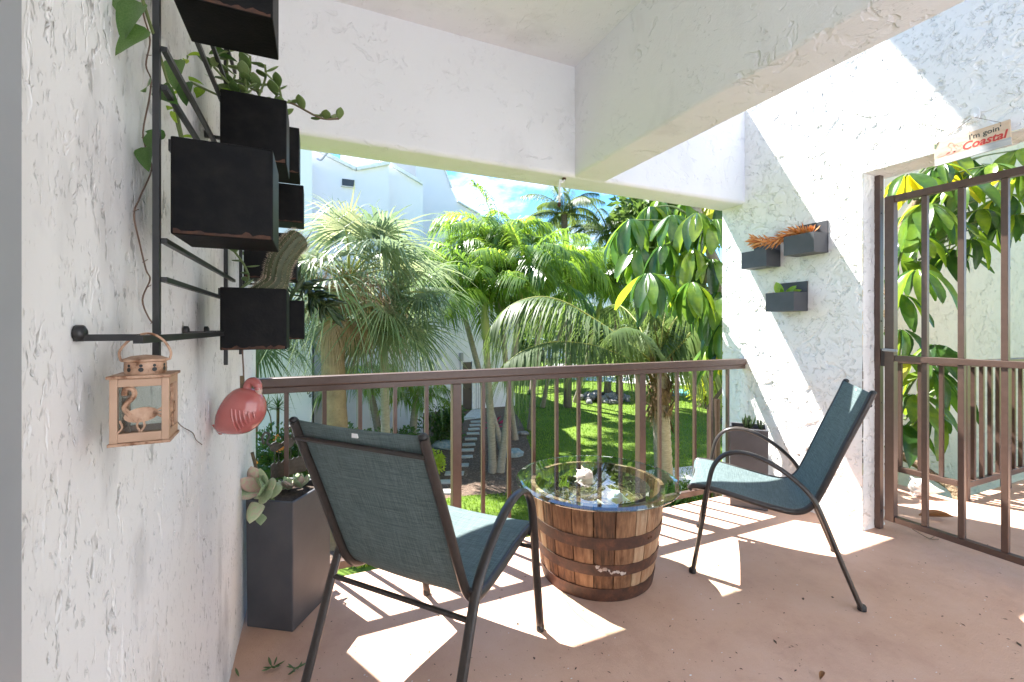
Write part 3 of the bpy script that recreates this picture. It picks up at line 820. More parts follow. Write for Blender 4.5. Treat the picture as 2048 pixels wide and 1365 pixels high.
# ------------------------------------------------------------------ tall slate planters
def tall_planter(label, loc, rz, sx=0.29, sy=0.23, h=0.56):
    p = thing('tall_planter', label, 'planter', (*loc, 0), 'tall slate grey planters', rz)
    mb = MB(); t = 0.014
    bx, by = sx / 2, sy / 2
    o_ = [(-bx, -by), (bx, -by), (bx, by), (-bx, by)]; i_ = [(-bx + t, -by + t), (bx - t, -by + t), (bx - t, by - t), (-bx + t, by - t)]
    vs = [(x * 0.97, y * 0.97, 0.0) for x, y in o_] + [(x, y, h) for x, y in o_] + [(x, y, h) for x, y in i_] + [(x, y, h - 0.05) for x, y in i_]
    fs = [(3, 2, 1, 0)]
    for k in range(4):
        k2 = (k + 1) % 4
        fs += [(k, k2, 4 + k2, 4 + k), (4 + k, 4 + k2, 8 + k2, 8 + k), (8 + k, 8 + k2, 12 + k2, 12 + k)]
    fs.append((12, 13, 14, 15)); mb.add(vs, fs); mb.build('box', M['slate'], p, bevel=0.006, bseg=3)
    mb = MB(); mb.box(-bx + t + .001, -by + t + .001, h - 0.049, bx - t - .001, by - t - .001, h - 0.03); mb.build('soil', M['soil'], p)
    return p
e1 = V((0.156, 0.236, 0)).normalized(); e2 = V((-0.82, 0.572, 0))
pc = V((-0.10, 2.12, 0)) + V((0.156, 0.236, 0)) / 2 + V((-0.186, 0.13, 0)) / 2
pc.x += 0.012
tall_planter('tall grey planter of pale succulents in the corner by the streaky wall', (pc.x, pc.y), math.atan2(0.236, 0.156))
pr = V(((2.783 + 2.937) / 2 + 0.09, (2.333 + 2.14) / 2 + 0.075, 0))
tall_planter('tall grey planter behind the teal chair by the rough wall', (pr.x, pr.y), math.atan2(-0.193, 0.154), 0.25, 0.22, 0.575)
pl = thing('succulent_plant', 'pale rosette succulent spilling over the tall planter edge', 'plant', (pc.x - 0.07, pc.y - 0.07, 0.53))
c0 = P(524, 982, 1.97)
mb = MB(); mb.tube(catmull([(pc.x - 0.07, pc.y - 0.05, 0.52), c0 + V((0.02, 0.02, -0.01)), c0], 4), 0.012, 8); mb.build('stem', M['stem_green'], pl)
for k, (dx, dz, s_) in enumerate(((-0.6, 0.9, 0.13), (-0.1, 1.0, 0.15), (0.25, 1.0, 0.14), (0.5, 0.8, 0.13), (0.8, 0.45, 0.13), (1.0, 0.15, 0.14), (0.95, -0.05, 0.13), (-1.0, 0.25, 0.13), (-0.9, 0.55, 0.11), (0.05, -1.0, 0.15), (0.22, -1.0, 0.15), (-0.15, -0.9, 0.12), (0.5, 0.3, 0.12), (-0.5, 0.5, 0.10), (0.15, 0.55, 0.11), (0.7, -0.25, 0.12), (-0.7, -0.1, 0.10), (0.35, 0.75, 0.11))):
    d = V((dx * CY, -dx * SY, dz)) + V((SY, CY, 0)) * (-0.35 if k % 3 else -0.8)
    piece('leaf', FL_SUCC, pl, frame(c0, d, V((-SY, -CY, 0.6)), s_ * 0.95))
mb = MB(); mb.tube([c0 + V((-0.015, 0.05, 0)), c0 + V((-0.03, 0.06, 0.09)), c0 + V((-0.045, 0.06, 0.16))], 0.007, 7); mb.build('dry_stalk', M['stem'], pl)
for i, (px, py, s_) in enumerate(((577, 978, 0.075), (600, 968, 0.08), (566, 985, 0.055))):
    q = P(px, py, 2.12)
    pp = thing('succulent_plant', ('plump green succulent at the middle of the tall planter', 'plump upright succulent at the right of the flamingo stake base', 'smallest plump succulent beside the pale rosette')[i], 'plant', (q.x, q.y, 0.535))
    rosette(pp, FL_SUCC, (q.x, q.y, max(0.535, q.z - 0.02)), 12, s_, 25, 85, 5 + i)
q = V((pr.x, pr.y, 0.55))
pp = thing('succulent_plant', 'small dark spiky succulent in the planter behind the chair', 'plant', q + V((-0.01, -0.03, 0)))
for k in range(4): rosette(pp, FL_SPK, q + V((rnd(-.07, .07), rnd(-.06, .06) - 0.02, 0)), 7, rnd(0.08, 0.13), 40, 85, 40 + k)
# flat metal flamingo stake in the tall planter
M['zinc'] = simple('weathered_zinc', (0.085, 0.082, 0.074), (0.045, 0.043, 0.038), 0.5, 60, 0.6, 160, metal=0.5, dist=0.003)
st0, st1 = P(541, 960, 2.28), P(612, 942, 2.42)
fx = (st1 - st0); fx.z = 0; sw = fx.length; fx.normalize(); fn = fx.cross(V((0, 0, 1)))
fl = thing('flamingo_stake', 'flat grey metal garden stake with a row of flamingos', 'garden stake', V((st0.x, st0.y, 0.53)))
def SP(u, z): return V((st0.x, st0.y, 0)) + fx * (u * sw) + V((0, 0, z))
zb = 0.605
mb = MB(); top = [SP(u / 14, zb + (0.006 if u % 2 else -0.004) + 0.012 * u / 14) for u in range(15)]
mb.prism([SP(0, 0.53), SP(1, 0.53)] + top[::-1], fn * 0.004); mb.build('base_plate', M['zinc'], fl, smooth=False)
for u0, flip, hh in ((0.14, -1, 0.0), (0.48, 1, 0.006), (0.82, -1, 0.010)):
    bz = zb + 0.088 + hh
    mb = MB(); n_ = 16
    body = [SP(u0 + (0.17 * math.cos(q * 6.283 / n_)) * (1.2 if math.cos(q * 6.283 / n_) * flip < 0 else 1), bz + 0.026 * math.sin(q * 6.283 / n_) * (1 - 0.35 * (math.cos(q * 6.283 / n_) * flip < -0.3))) for q in range(n_)]
    mb.prism(body, fn * 0.005); bo = mb.build('flamingo_body', M['zinc'], fl, smooth=False)
    mb = MB(); nk = catmull([SP(u0 + flip * 0.14, bz + 0.008), SP(u0 + flip * 0.24, bz + 0.03), SP(u0 + flip * 0.17, bz + 0.062), SP(u0 + flip * 0.27, bz + 0.082), SP(u0 + flip * 0.36, bz + 0.064), SP(u0 + flip * 0.34, bz + 0.036), SP(u0 + flip * 0.29, bz + 0.024)], 5)
    mb.tube([p_ + fn * 0.0025 for p_ in nk], [0.006] * (len(nk) - 6) + [0.0075, 0.007, 0.006, 0.005, 0.0035, 0.002], 8); mb.build('neck', M['zinc'], bo)
    for du in (-0.03, 0.05):
        mb = MB(); mb.tube([SP(u0 + du, bz - 0.018) + fn * .0025, SP(u0 + du * 1.6, bz - 0.055) + fn * .0025, SP(u0 + du, zb - 0.005) + fn * .0025], 0.0022, 6); mb.build('leg', M['zinc'], bo)

# ------------------------------------------------------------------ small wall planters on the rough wall
def wall_box(label, y0, z0, ztop, zplate, yl=0.212, d=0.155):
    w = thing('wall_planter', label, 'planter', (WXR, y0 + yl / 2, z0), 'small slate wall planters')
    mb = MB(); t = 0.008; x0, x1 = WXR - d, WXR - 0.012
    for a in ((x0, y0, z0, x0 + t, y0 + yl, ztop), (x1 - t, y0, z0, x1, y0 + yl, ztop), (x0 + t, y0, z0, x1 - t, y0 + t, ztop), (x0 + t, y0 + yl - t, z0, x1 - t, y0 + yl, ztop), (x0 + t, y0 + t, z0, x1 - t, y0 + yl - t, z0 + t)): mb.box(*a)
    mb.build('box', M['slate'], w)
    mb = MB(); mb.box(x1 + 0.001, y0 - 0.002, z0 + 0.002, WXR - 0.001, y0 + yl + 0.002, zplate); mb.build('back_plate', M['slate'], w, bevel=0.001)
    mb = MB(); mb.box(x0 + t + .001, y0 + t + .001, z0 + t + .001, x1 - t - .001, y0 + yl - t - .001, ztop - 0.03); mb.build('soil', M['soil'], w)
    return V(((x0 + x1) / 2, y0 + yl / 2, ztop))
ca = wall_box('upper wall planter holding the orange trailing succulent', 1.908, 1.82, 1.955, 2.044)
cb = wall_box('wall planter just left of the orange succulent, partly under it', 2.2525, 1.767, 1.895, 1.965)
cc_ = wall_box('lowest wall planter with bright green leaves', 2.047, 1.425, 1.562, 1.64)
pl = thing('succulent_plant', 'orange trailing succulent leaning out of the upper wall planter', 'plant', ca)
path = catmull([ca + V((0.0, -0.03, -0.02)), ca + V((-0.01, 0.04, 0.03)), ca + V((-0.03, 0.12, 0.015)), ca + V((-0.05, 0.20, -0.01)), ca + V((-0.06, 0.29, 0.0)), ca + V((-0.065, 0.335, 0.01))], 9)
mb = MB(); mb.tube(path, 0.006, 7); mb.build('stem', M['succ_orange'], pl)
for i, p_ in enumerate(path[4:]):
    t_ = (path[min(i + 5, len(path) - 1)] - path[i + 3]).normalized(); u = t_.orthogonal().normalized(); w = t_.cross(u)
    for k in range(3):
        a = i * 1.3 + k * 2.094
        piece('leaf', FL_ORG, pl, frame(p_, (u * math.cos(a) + w * math.sin(a)) + t_ * 0.55, t_, rnd(0.058, 0.082)))
for k in range(3): rosette(pl, FL_ORG, ca + V((-0.01, -0.05 + 0.035 * k, 0.0)), 12, 0.078, 15, 75, 60 + k)
mb = MB(); mb.tube([ca + V((-0.01, 0.04, 0.02)), ca + V((-0.01, 0.042, 0.105))], 0.0015, 5); mb.build('dry_stalk', M['stem'], pl)
pl = thing('leafy_plant', 'bright green leafy plant in the lowest wall planter', 'plant', cc_)
for dy, dz, dx, s_ in ((0.55, 1, -0.1, 0.11), (-0.55, 0.6, -0.2, 0.085), (-0.9, 0.5, 0.1, 0.075), (0.1, 0.6, -0.5, 0.06), (-0.2, 0.7, 0.3, 0.07), (-0.7, 0.9, 0, 0.07)):
    piece('leaf', LF_BRT, pl, frame(cc_ + V((0, 0.0 + dy * 0.03, -0.025)), (dx, dy, dz), (-1, 0, 0.4), s_ * 1.15))
for k in range(2): piece('dry_leaf', FL_ORG, pl, frame(cc_ + V((-0.01, 0.05, -0.02)), (-0.3, 0.6 + 0.3 * k, 0.4), (0, 0, 1), 0.05))

# ------------------------------------------------------------------ hanging sign
M['sign_wood'] = simple('printed_plank_sign', (0.62, 0.42, 0.27), (0.72, 0.58, 0.44), 0.6, 9, stretch=(1, 1, 6))
M['sign_red'] = simple('red_lettering', (0.62, 0.06, 0.05), None, 0.6)
M['sign_pink'] = simple('pink_print', (0.72, 0.26, 0.20), (0.78, 0.40, 0.32), 0.6, 40)
M['sign_dark'] = simple('dark_lettering', (0.05, 0.055, 0.05), None, 0.6)
M['sign_grey'] = simple('grey_weathered_plank', (0.36, 0.38, 0.40), (0.58, 0.56, 0.52), 0.6, 9, stretch=(1, 1, 6))
M['sign_leaf'] = simple('green_print', (0.16, 0.26, 0.16), None, 0.6)
M['twine'] = simple('twine', (0.22, 0.16, 0.11), None, 0.8)
sgx = WXR - 0.030
sr = thing('hanging_sign', 'wooden plank sign with red lettering hanging on twine above the gate', 'sign', (sgx, 1.174, 2.21))
tilt = math.atan2(0.011, 0.30)
def SG(u, w, off=0.0):                      # u along the sign (left to right seen from the room), w up
    c_, s_ = math.cos(tilt), math.sin(tilt)
    return V((sgx - 0.005 - off, 1.174 - (u * c_ - w * s_), 2.2835 + u * s_ + w * c_))
HW, HH = 0.150, 0.064
def plank(name, mat, w0, w1):
    mb = MB(); mb.prism([SG(-HW, w0), SG(HW, w0), SG(HW, w1), SG(-HW, w1)], (0.010, 0, 0)); return mb.build(name, mat, sr)
plank('plank', M['sign_wood'], 0.022, HH); plank('plank', M['sign_wood'], -0.0255, 0.0212); plank('plank', M['sign_grey'], -HH, -0.0263)
def text_part(body, size, u, w, mat, parent, place, shear=0.0, name='lettering', off=0.0006, bold=0.0, spacing=1.0, rot=0.0):
    cu = bpy.data.curves.new('txt', 'FONT'); cu.body = body; cu.size = size; cu.shear = shear; cu.offset = bold; cu.space_character = spacing
    cu.align_x = 'CENTER'; cu.resolution_u = 3
    tmp = bpy.data.objects.new('txt', cu); COL.objects.link(tmp)
    me = bpy.data.meshes.new_from_object(tmp.evaluated_get(bpy.context.evaluated_depsgraph_get()))
    bpy.data.objects.remove(tmp)
    mb = MB()
    cr_, sr_ = math.cos(rot), math.sin(rot)
    mb.add([place(u + p_.co.x * cr_ - p_.co.y * sr_, w + p_.co.x * sr_ + p_.co.y * cr_, off) for p_ in me.vertices], [tuple(p_.vertices) for p_ in me.polygons])
    return mb.build(name, mat, parent, smooth=False)
text_part("I'm goin'", 0.037, 0.058, 0.025, M['sign_dark'], sr, SG, bold=0.0006)
text_part("Coastal", 0.056, 0.050, -0.021, M['sign_red'], sr, SG, shear=0.25, bold=0.0016)
for k, (u0, w0, s_) in enumerate(((-0.098, -0.008, 1.0), (-0.070, -0.014, 0.7), (-0.047, -0.012, 0.55))):
    mb = MB()
    n_ = 14
    mb.add([SG(u0 + s_ * (-0.012 + 0.030 * math.cos(q * 6.283 / n_) * (1 - 0.3 * math.sin(q * 6.283 / n_))), w0 + s_ * 0.012 * math.sin(q * 6.283 / n_ + 0.25), 0.0008) for q in range(n_)], [tuple(range(n_))])
    nk = catmull([(u0 + s_ * 0.014, w0, 0), (u0 + s_ * 0.022, w0 + s_ * 0.018, 0), (u0 + s_ * 0.008, w0 + s_ * 0.036, 0), (u0 + s_ * 0.020, w0 + s_ * 0.048, 0), (u0 + s_ * 0.031, w0 + s_ * 0.038, 0), (u0 + s_ * 0.030, w0 + s_ * 0.026, 0)], 4)
    for i in range(len(nk) - 1):
        a, b_ = nk[i], nk[i + 1]; t_ = (b_ - a).normalized(); q = V((-t_.y, t_.x, 0)) * 0.0028 * s_
        mb.add([SG(*(a + q).xy, 0.0009), SG(*(a - q).xy, 0.0009), SG(*(b_ - q).xy, 0.0009), SG(*(b_ + q).xy, 0.0009)], [(0, 1, 2, 3)])
    mb.build('flamingo_print', M['sign_pink'], sr)
mb = MB()
for k in range(5): mb.add([SG(-HW + .002, HH - .004 - .006 * k, .0007), SG(-HW + .028 - 0.003 * k, HH - .012 - .004 * k, .0007), SG(-HW + .002, HH - .009 - .006 * k, .0007)], [(0, 1, 2)])
mb.build('palm_print', M['sign_leaf'], sr)
hookp = V((WXR - 0.028, 1.164, 2.425))
for u in (-0.135, 0.118):
    mb = MB(); mb.tube([SG(u, HH - 0.008, 0.001), SG(u, HH - 0.002, 0.001), hookp], 0.0013, 6); mb.build('twine', M['twine'], sr)
hr = thing('adhesive_hook', 'white adhesive hook holding the plank sign', 'hook', (WXR, 1.164, 2.40))
mb = MB(); n_ = 20; mb.prism([(WXR - 0.0005, 1.164 + 0.020 * math.cos(q * 6.283 / n_), 2.445 + 0.040 * math.sin(q * 6.283 / n_)) for q in range(n_)], (-0.007, 0, 0)); mb.build('backing', M['trim_white'], hr, bevel=0.002)
mb = MB(); mb.tube(catmull([(WXR - 0.008, 1.164, 2.44), (WXR - 0.018, 1.164, 2.428), (WXR - 0.028, 1.164, 2.421), (WXR - 0.036, 1.164, 2.43), (WXR - 0.036, 1.164, 2.442)], 4), 0.005, 8, flat=1.5); mb.build('hook_arm', M['trim_white'], hr)
# ================================================================== planter rack on the streaky wall
XR = -0.238                                # rack plane, standing off the wall
rk = thing('planter_rack', 'black metal wall rack of thin rods carrying planter boxes', 'rack', (WXL, 1.5, 1.25))
def rod(name, a, b_, w=0.0095):
    mb = MB(); mb.bar(a, b_, w, w, up=(1, 0, 0)); return mb.build(name, M['black'], rk)
for y, z0, z1 in ((0.905, 1.245, 2.35), (1.525, 1.20, 2.35), (1.81, 1.215, 2.35), (2.24, 1.215, 2.3)):
    rod('upright', (XR, y, z0), (XR, y, z1))
for z, y0, y1 in ((1.389, 0.905, 1.60), (1.453, 0.905, 1.60), (1.707, 0.905, 1.60), (1.77, 0.905, 1.60), (1.915, 0.905, 1.60), (1.997, 0.905, 1.62), (2.106, 0.905, 1.62), (1.39, 1.72, 2.36), (1.60, 1.72, 2.36), (1.90, 1.72, 2.36)):
    rod('cross_rod', (XR + 0.0098, y0, z), (XR + 0.0098, y1, z), 0.0085)
rod('lower_rail', (-0.222, 0.765, 1.293), (-0.222, 2.30, 1.293), 0.011)
knob = MB(); knob.lathe([(0.011, 0), (0.011, 0.008), (0.006, 0.011)], n=12, ax=Matrix.Rotation(R(90), 3, 'Y')); knobme = knob.mesh('wall_knob', M['black'])
for y, z in ((0.770, 1.296), (1.30, 1.296), (1.52, 1.296), (0.905, 2.2), (1.525, 1.86), (1.81, 1.86), (2.24, 1.5)):
    rod('standoff', (WXL, y, z), (-0.222 if z < 1.3 else XR, y, z), 0.009)
    piece('wall_knob', knobme, rk, Matrix.Translation((WXL + 0.001, y, z + 0.006)))
# planter boxes
def rack_box(label, y0, z0, h=0.168, x1=-0.071, ln=0.142, x0=-0.226):
    b_ = thing('planter_box', label, 'planter', ((x0 + x1) / 2, y0 + ln / 2, z0), 'black planter boxes on the rack')
    mb = MB(); t = 0.007; y1 = y0 + ln; z1 = z0 + h
    vs = [(x0, y0, z0), (x1, y0, z0), (x1, y1, z0), (x0, y1, z0), (x0, y0, z1), (x1, y0, z1), (x1, y1, z1), (x0, y1, z1),
          (x0 + t, y0 + t, z1), (x1 - t, y0 + t, z1), (x1 - t, y1 - t, z1), (x0 + t, y1 - t, z1), (x0 + t, y0 + t, z1 - .03), (x1 - t, y0 + t, z1 - .03), (x1 - t, y1 - t, z1 - .03), (x0 + t, y1 - t, z1 - .03)]
    fs = [(3, 2, 1, 0), (12, 13, 14, 15)]
    for k in range(4):
        k2 = (k + 1) % 4; fs += [(k, k2, 4 + k2, 4 + k), (4 + k, 4 + k2, 8 + k2, 8 + k), (8 + k, 8 + k2, 12 + k2, 12 + k)]
    mb.add(vs, fs); mb.build('box', M['blackbox'], b_, bevel=0.0025)
    mb = MB(); mb.box(x0 + t + .0005, y0 + t + .0005, z1 - .029, x1 - t - .0005, y1 - t - .0005, z1 - .018); mb.build('soil', M['soil'], b_)
    # rust crusts along the bottom front edge
    mb = MB(); n_ = 26; pts = []
    for i in range(n_ + 1):
        x = x0 + .004 + (x1 - x0 - .008) * i / n_; pts.append((x, y0 - 0.0008, z0 + 0.004 + abs(mnoise.noise(V((x * 60, y0 * 9, z0 * 7)))) * 0.016))
    mb.add([(p_[0], p_[1], z0 + 0.0015) for p_ in pts] + pts, [(i, i + 1, n_ + 2 + i, n_ + 1 + i) for i in range(n_)])
    mb.build('rust_edge', M['rust'], b_, smooth=False)
    mb = MB(); mb.bar((x0 - 0.006, y0 + 0.02, z1 - 0.012), (x0 + 0.004, y0 + 0.02, z1 - 0.012), 0.012, 0.02); mb.bar((x0 - 0.006, y1 - 0.02, z1 - 0.012), (x0 + 0.004, y1 - 0.02, z1 - 0.012), 0.012, 0.02); mb.build('hanger', M['black'], b_)
    return V(((x0 + x1) / 2, y0 + ln / 2, z1 - 0.018))
bA = rack_box('black planter box just above the peach lantern', 0.930, 1.470, 0.168)
bC = rack_box('highest black planter box with pothos, seen from beneath', 0.930, 1.880)
bB = rack_box('black planter box with peperomia stem trailing out', 1.362, 1.757, 0.174)
bE = rack_box('black planter box holding the bent cactus', 1.362, 1.250, 0.165)
bB2 = rack_box('black planter box behind the peperomia box', 1.78, 1.865, 0.165, -0.052)
bG = rack_box('black planter box with pale green rosette behind the cactus', 1.78, 1.482, 0.165, -0.060)
bD = rack_box('black planter box at the far top end of the rack', 2.16, 1.768, 0.166, -0.046)
bF = rack_box('black planter box with aloe at the far low end of the rack', 2.16, 1.257, 0.17, -0.044)

# pothos
pt = thing('pothos_plant', 'pothos vine with heart shaped leaves trailing from the highest box', 'plant', bC)
vine = catmull([bC + V((-0.05, -0.03, 0)), bC + V((-0.085, -0.06, 0.06)), V((-0.235, 0.86, 1.98)), V((-0.245, 0.84, 1.85)), V((-0.24, 0.93, 1.77)), V((-0.235, 1.02, 1.70)), V((-0.23, 1.08, 1.60)), V((-0.23, 1.10, 1.50))], 8)
mb = MB(); mb.tube(vine, 0.0026, 6); mb.build('vine', M['stem_green'], pt)
def pleaf(px, py, d, dx, dz, s_, me=LF_POT, par=None, tow=-0.35, upz=0.3):
    p_ = P(px, py, d); dr = V((dx * CY, -dx * SY, dz)) + V((SY, CY, 0)) * tow
    return piece('leaf', me, par or pt, frame(p_, dr, V((-SY, -CY, upz)), s_))
pleaf(281, 5, 0.70, -0.3, -0.9, 0.070); pleaf(297, 62, 0.70, -0.55, -0.55, 0.062); pleaf(235, -8, 0.70, 0.2, -1, 0.03)
pleaf(300, 170, 0.72, -0.5, 0.1, 0.04, tow=0.3); pleaf(318, 178, 0.78, 0.7, -0.5, 0.05); pleaf(355, 120, 0.85, 0.0, -1, 0.06); pleaf(372, 165, 0.9, 0.1, -1, 0.05)
pleaf(300, 300, 0.78, 0.35, 0.5, 0.045); pleaf(290, 295, 0.78, 0.25, -1, 0.045); pleaf(330, 275, 0.8, -0.6, 0.2, 0.03)
# peperomia
pe = thing('peperomia_plant', 'glossy round leaved peperomia with a stem trailing into the open', 'plant', bB)
def sprig(par, pts, n, s_, seed, me=FL_PAD, r_=0.003, mat='stem_green', lo=0.15):
    rr_ = random.Random(seed); pth = catmull(pts, 8)
    mb = MB(); mb.tube(pth, r_, 6); mb.build('stem', M[mat], par)
    for k in range(n):
        t = lo + (1 - lo) * k / max(1, n - 1); p_ = pth[min(len(pth) - 1, int(t * (len(pth) - 1)))]
        a = k * 2.2 + rr_.uniform(-.4, .4)
        d = V((math.cos(a), math.sin(a), rr_.uniform(-0.15, 0.8)))
        piece('leaf', me, par, frame(p_, d, (0, 0, 1), s_ * rr_.uniform(0.75, 1.15)))
for k in range(5):
    b0 = bB + V((rnd(-.05, .05), rnd(-.05, .05), 0))
    sprig(pe, [b0, b0 + V((rnd(-.02, .03), -0.01, 0.03)), b0 + V((rnd(-.05, .05), rnd(-.05, .02), 0.075))], 6, 0.042, 70 + k)
e0 = P(575, 205, 1.30); e1_ = P(640, 236, 1.35); e2_ = P(678, 238, 1.38)
sprig(pe, [bB + V((0.05, 0, 0.0)), e0, e1_, e2_], 9, 0.045, 81, mat='stem', lo=0.35)
sprig(pe, [bB + V((-0.06, -0.05, 0)), P(392, 170, 1.15), P(360, 150, 1.1), P(375, 112, 1.1)], 7, 0.05, 83, me=LF_BRT)
sprig(pe, [bB + V((-0.05, -0.04, 0)), P(420, 150, 1.2), P(440, 110, 1.25), P(470, 100, 1.3)], 6, 0.05, 84, me=LF_POT)
for k, (qx, qy) in enumerate(((455, 118), (500, 112), (530, 130), (552, 165), (470, 150), (515, 155))):
    sprig(pe, [bB + V((0.02 * (k - 2.5), -0.03 + 0.01 * k, 0)), P(qx, qy + 30, 1.27), P(qx, qy, 1.27)], 5, 0.046, 140 + k)
# dangling sprig between the rods, small ones elsewhere
sprig(pt, [P(345, 175, 0.95), P(350, 230, 0.95), P(360, 275, 0.95)], 4, 0.032, 85, me=LF_BRT, r_=0.002)
pg = thing('succulent_plant', 'pale green rosette succulent in the box behind the cactus', 'plant', bG)
rosette(pg, FL_PAD, P(511, 512, 1.62), 12, 0.05, 0, 80, 21, ax=(0.1, -0.6, 0.8))
mb = MB(); mb.tube([bG + V((0, -0.03, 0)), P(511, 516, 1.62)], 0.004, 6); mb.build('stem', M['stem_green'], pg)
ph = thing('succulent_plant', 'round leaved green succulent left of the cactus', 'plant', bE + V((-.05, 0, 0)))
sprig(ph, [bE + V((-.055, -.02, 0)), P(496, 560, 1.28), P(488, 530, 1.28), P(470, 505, 1.28)], 6, 0.042, 23)
# cactus
ct = thing('cactus', 'bent ribbed cactus with white spines in a black box', 'cactus', bE)
cpts = [bE + V((-0.005, 0, -0.01)), P(548, 570, 1.30), P(560, 525, 1.30), P(585, 490, 1.32), P(603, 474, 1.34)]
cp = catmull(cpts, 8)
m, nt, N, L, out = new_mat('cactus_skin')
b = N.new('ShaderNodeBsdfPrincipled'); b.inputs['Roughness'].default_value = 0.6
t1 = tex(N, L, 30, 3); rr = ramp(N, [(0.3, (0.032, 0.042, 0.014)), (0.7, (0.068, 0.075, 0.03))]); L.new(t1.outputs['Fac'], rr.inputs['Fac']); L.new(rr.outputs['Color'], b.inputs['Base Color']); L.new(b.outputs['BSDF'], out.inputs['Surface'])
M['cactus'] = m
M['spine'] = simple('cactus_spine', (0.55, 0.46, 0.35), (0.38, 0.27, 0.18), 0.6)
mb = MB(); sp = MB(); n = 48; vs = []; fs = []; X = None; rows = len(cp)
for i, p_ in enumerate(cp):
    t_ = (cp[min(i + 1, rows - 1)] - cp[max(i - 1, 0)]).normalized()
    X = (V((1, 0, 0)) if X is None else X); X = (X - t_ * X.dot(t_)).normalized(); Y = t_.cross(X)
    r0 = 0.033 * (1 if i < rows - 5 else math.sqrt(max(0.02, 1 - ((i - rows + 5.0) / 4.2) ** 2)))
    for k in range(n):
        a = 2 * math.pi * k / n; rib = 1 + 0.035 * math.cos(a * 16)
        vs.append(p_ + (X * math.cos(a) + Y * math.sin(a)) * r0 * rib)
    for k in range(16):
        a = 2 * math.pi * k / 16
        for h_ in range(2):
            base = p_ + t_ * h_ * 0.005 + (X * math.cos(a) + Y * math.sin(a)) * r0 * 1.06
            for q in range(3):
                d = (X * math.cos(a) + Y * math.sin(a)) + V((rnd(-.6, .6), rnd(-.6, .6), rnd(-.6, .6))) + t_ * 0.3
                w = d.orthogonal().normalized() * 0.00042; e_ = base + d.normalized() * rnd(0.005, 0.011)
                sp.add([base - w, base + w, e_], [(0, 1, 2)])
for i in range(rows - 1):
    for k in range(n):
        k2 = (k + 1) % n; fs.append((i * n + k, i * n + k2, (i + 1) * n + k2, (i + 1) * n + k))
fs.append(tuple((rows - 1) * n + k for k in range(n)))
mb.add(vs, fs); mb.sm = True; cb_ = mb.build('cactus_body', M['cactus'], ct)
tag(sp.build('spines', M['spine'], ct), kind='stuff')
mb = MB(); mb.tube([bE + V((0.05, 0.02, 0)), P(600, 500, 1.36), P(623, 463, 1.40)], [0.003, 0.0028, 0.001], 6); mb.build('dry_stalk', M['stem'], ct)
# aloe in the far box
al = thing('aloe_plant', 'dark green aloe with toothed leaves sprawling from the far low box', 'plant', bF)
ap = catmull([bF + V((0.02, -0.02, 0)), P(600, 570, 2.1), P(625, 590, 2.05), P(652, 612, 2.0)], 7)
mb = MB(); mb.tube(ap, 0.008, 7); mb.build('stem', M['stem_green'], al)
for i, p_ in enumerate(ap[3:]):
    t_ = (ap[min(i + 4, len(ap) - 1)] - ap[i + 2]).normalized(); u = t_.orthogonal().normalized(); w = t_.cross(u)
    for k in range(3):
        a = i * 1.7 + k * 2.09
        piece('leaf', FL_SPK, al, frame(p_, (u * math.cos(a) + w * math.sin(a)) + t_ * 0.8, t_, rnd(0.09, 0.13)))
for k in range(2): rosette(al, FL_SPK, bF + V((-0.03 + 0.05 * k, -0.03, 0)), 8, 0.10, 20, 80, 31 + k)
# barbed wire-like dry vine along the wall
M['dryvine'] = simple('dry_vine', (0.16, 0.10, 0.07), None, 0.8)
wv = catmull([on_x(px, py, WXL + 0.008) for px, py in ((284, -10), (287, 30), (300, 80), (292, 130), (302, 160), (298, 200), (286, 265), (294, 305), (303, 340), (280, 395), (268, 430), (280, 490), (292, 540), (300, 560), (285, 600), (300, 640), (318, 655))], 5)
mb = MB(); mb.tube(wv, 0.0014, 6)
for i in range(4, len(wv) - 2, 9):
    mb.tube([wv[i] - V((0.0, 0.006, 0.003)), wv[i] + V((0.004, 0.006, 0.004))], 0.0008, 5)
tag(mb.build('dry_vine', M['dryvine']), 'thin dry vine strand crawling down the streaky wall', 'vine')
wv = catmull([on_x(px, py, WXL + 0.006) for px, py in ((345, 830), (362, 852), (385, 866), (392, 880), (404, 890))], 5)
mb = MB(); mb.tube(wv, 0.001, 6); tag(mb.build('dry_twig', M['dryvine']), 'short bent twig sticking to the wall right of the lantern', 'twig')

# ------------------------------------------------------------------ lantern
M['peach'] = simple('peach_painted_tin', (0.47, 0.30, 0.20), (0.40, 0.25, 0.16), 0.5, 20, 0.1, 90, dist=0.001)
m, nt, N, L, out = new_mat('peach_tin_rusting')
b = N.new('ShaderNodeBsdfPrincipled'); b.inputs['Roughness'].default_value = 0.55
t1 = tex(N, L, 45, 6, 0.65); rr = ramp(N, [(0.38, (0.17, 0.070, 0.028)), (0.48, (0.40, 0.235, 0.145)), (0.62, (0.49, 0.315, 0.21))]); L.new(t1.outputs['Fac'], rr.inputs['Fac']); L.new(rr.outputs['Color'], b.inputs['Base Color']); L.new(b.outputs['BSDF'], out.inputs['Surface'])
M['peach_rust'] = m
M['pane'] = glassmat('dusty_pane', (0.84, 0.86, 0.84), 0.06, 0.15)
lx, ly = -0.224, 0.803
lw, lz0, lz1 = 0.0325, 1.1485, 1.2425
ln_ = thing('hanging_lantern', 'rusty peach tin lantern with flamingo cutouts hanging from the rack', 'lantern', (lx, ly, lz0), rz=R(4))
def lb(name, *a, mat='peach', par=None, bev=0.0008):
    mb = MB(); mb.box(*a); return mb.build(name, M[mat], par or ln_, bevel=bev)
h_ = lz1 - lz0; e = 0.0085; w = lw
for sx in (-1, 1):
    for sy in (-1, 1): lb('corner_post', sx * w, sy * w, 0.003, sx * (w - e), sy * (w - e), h_ - 0.003)
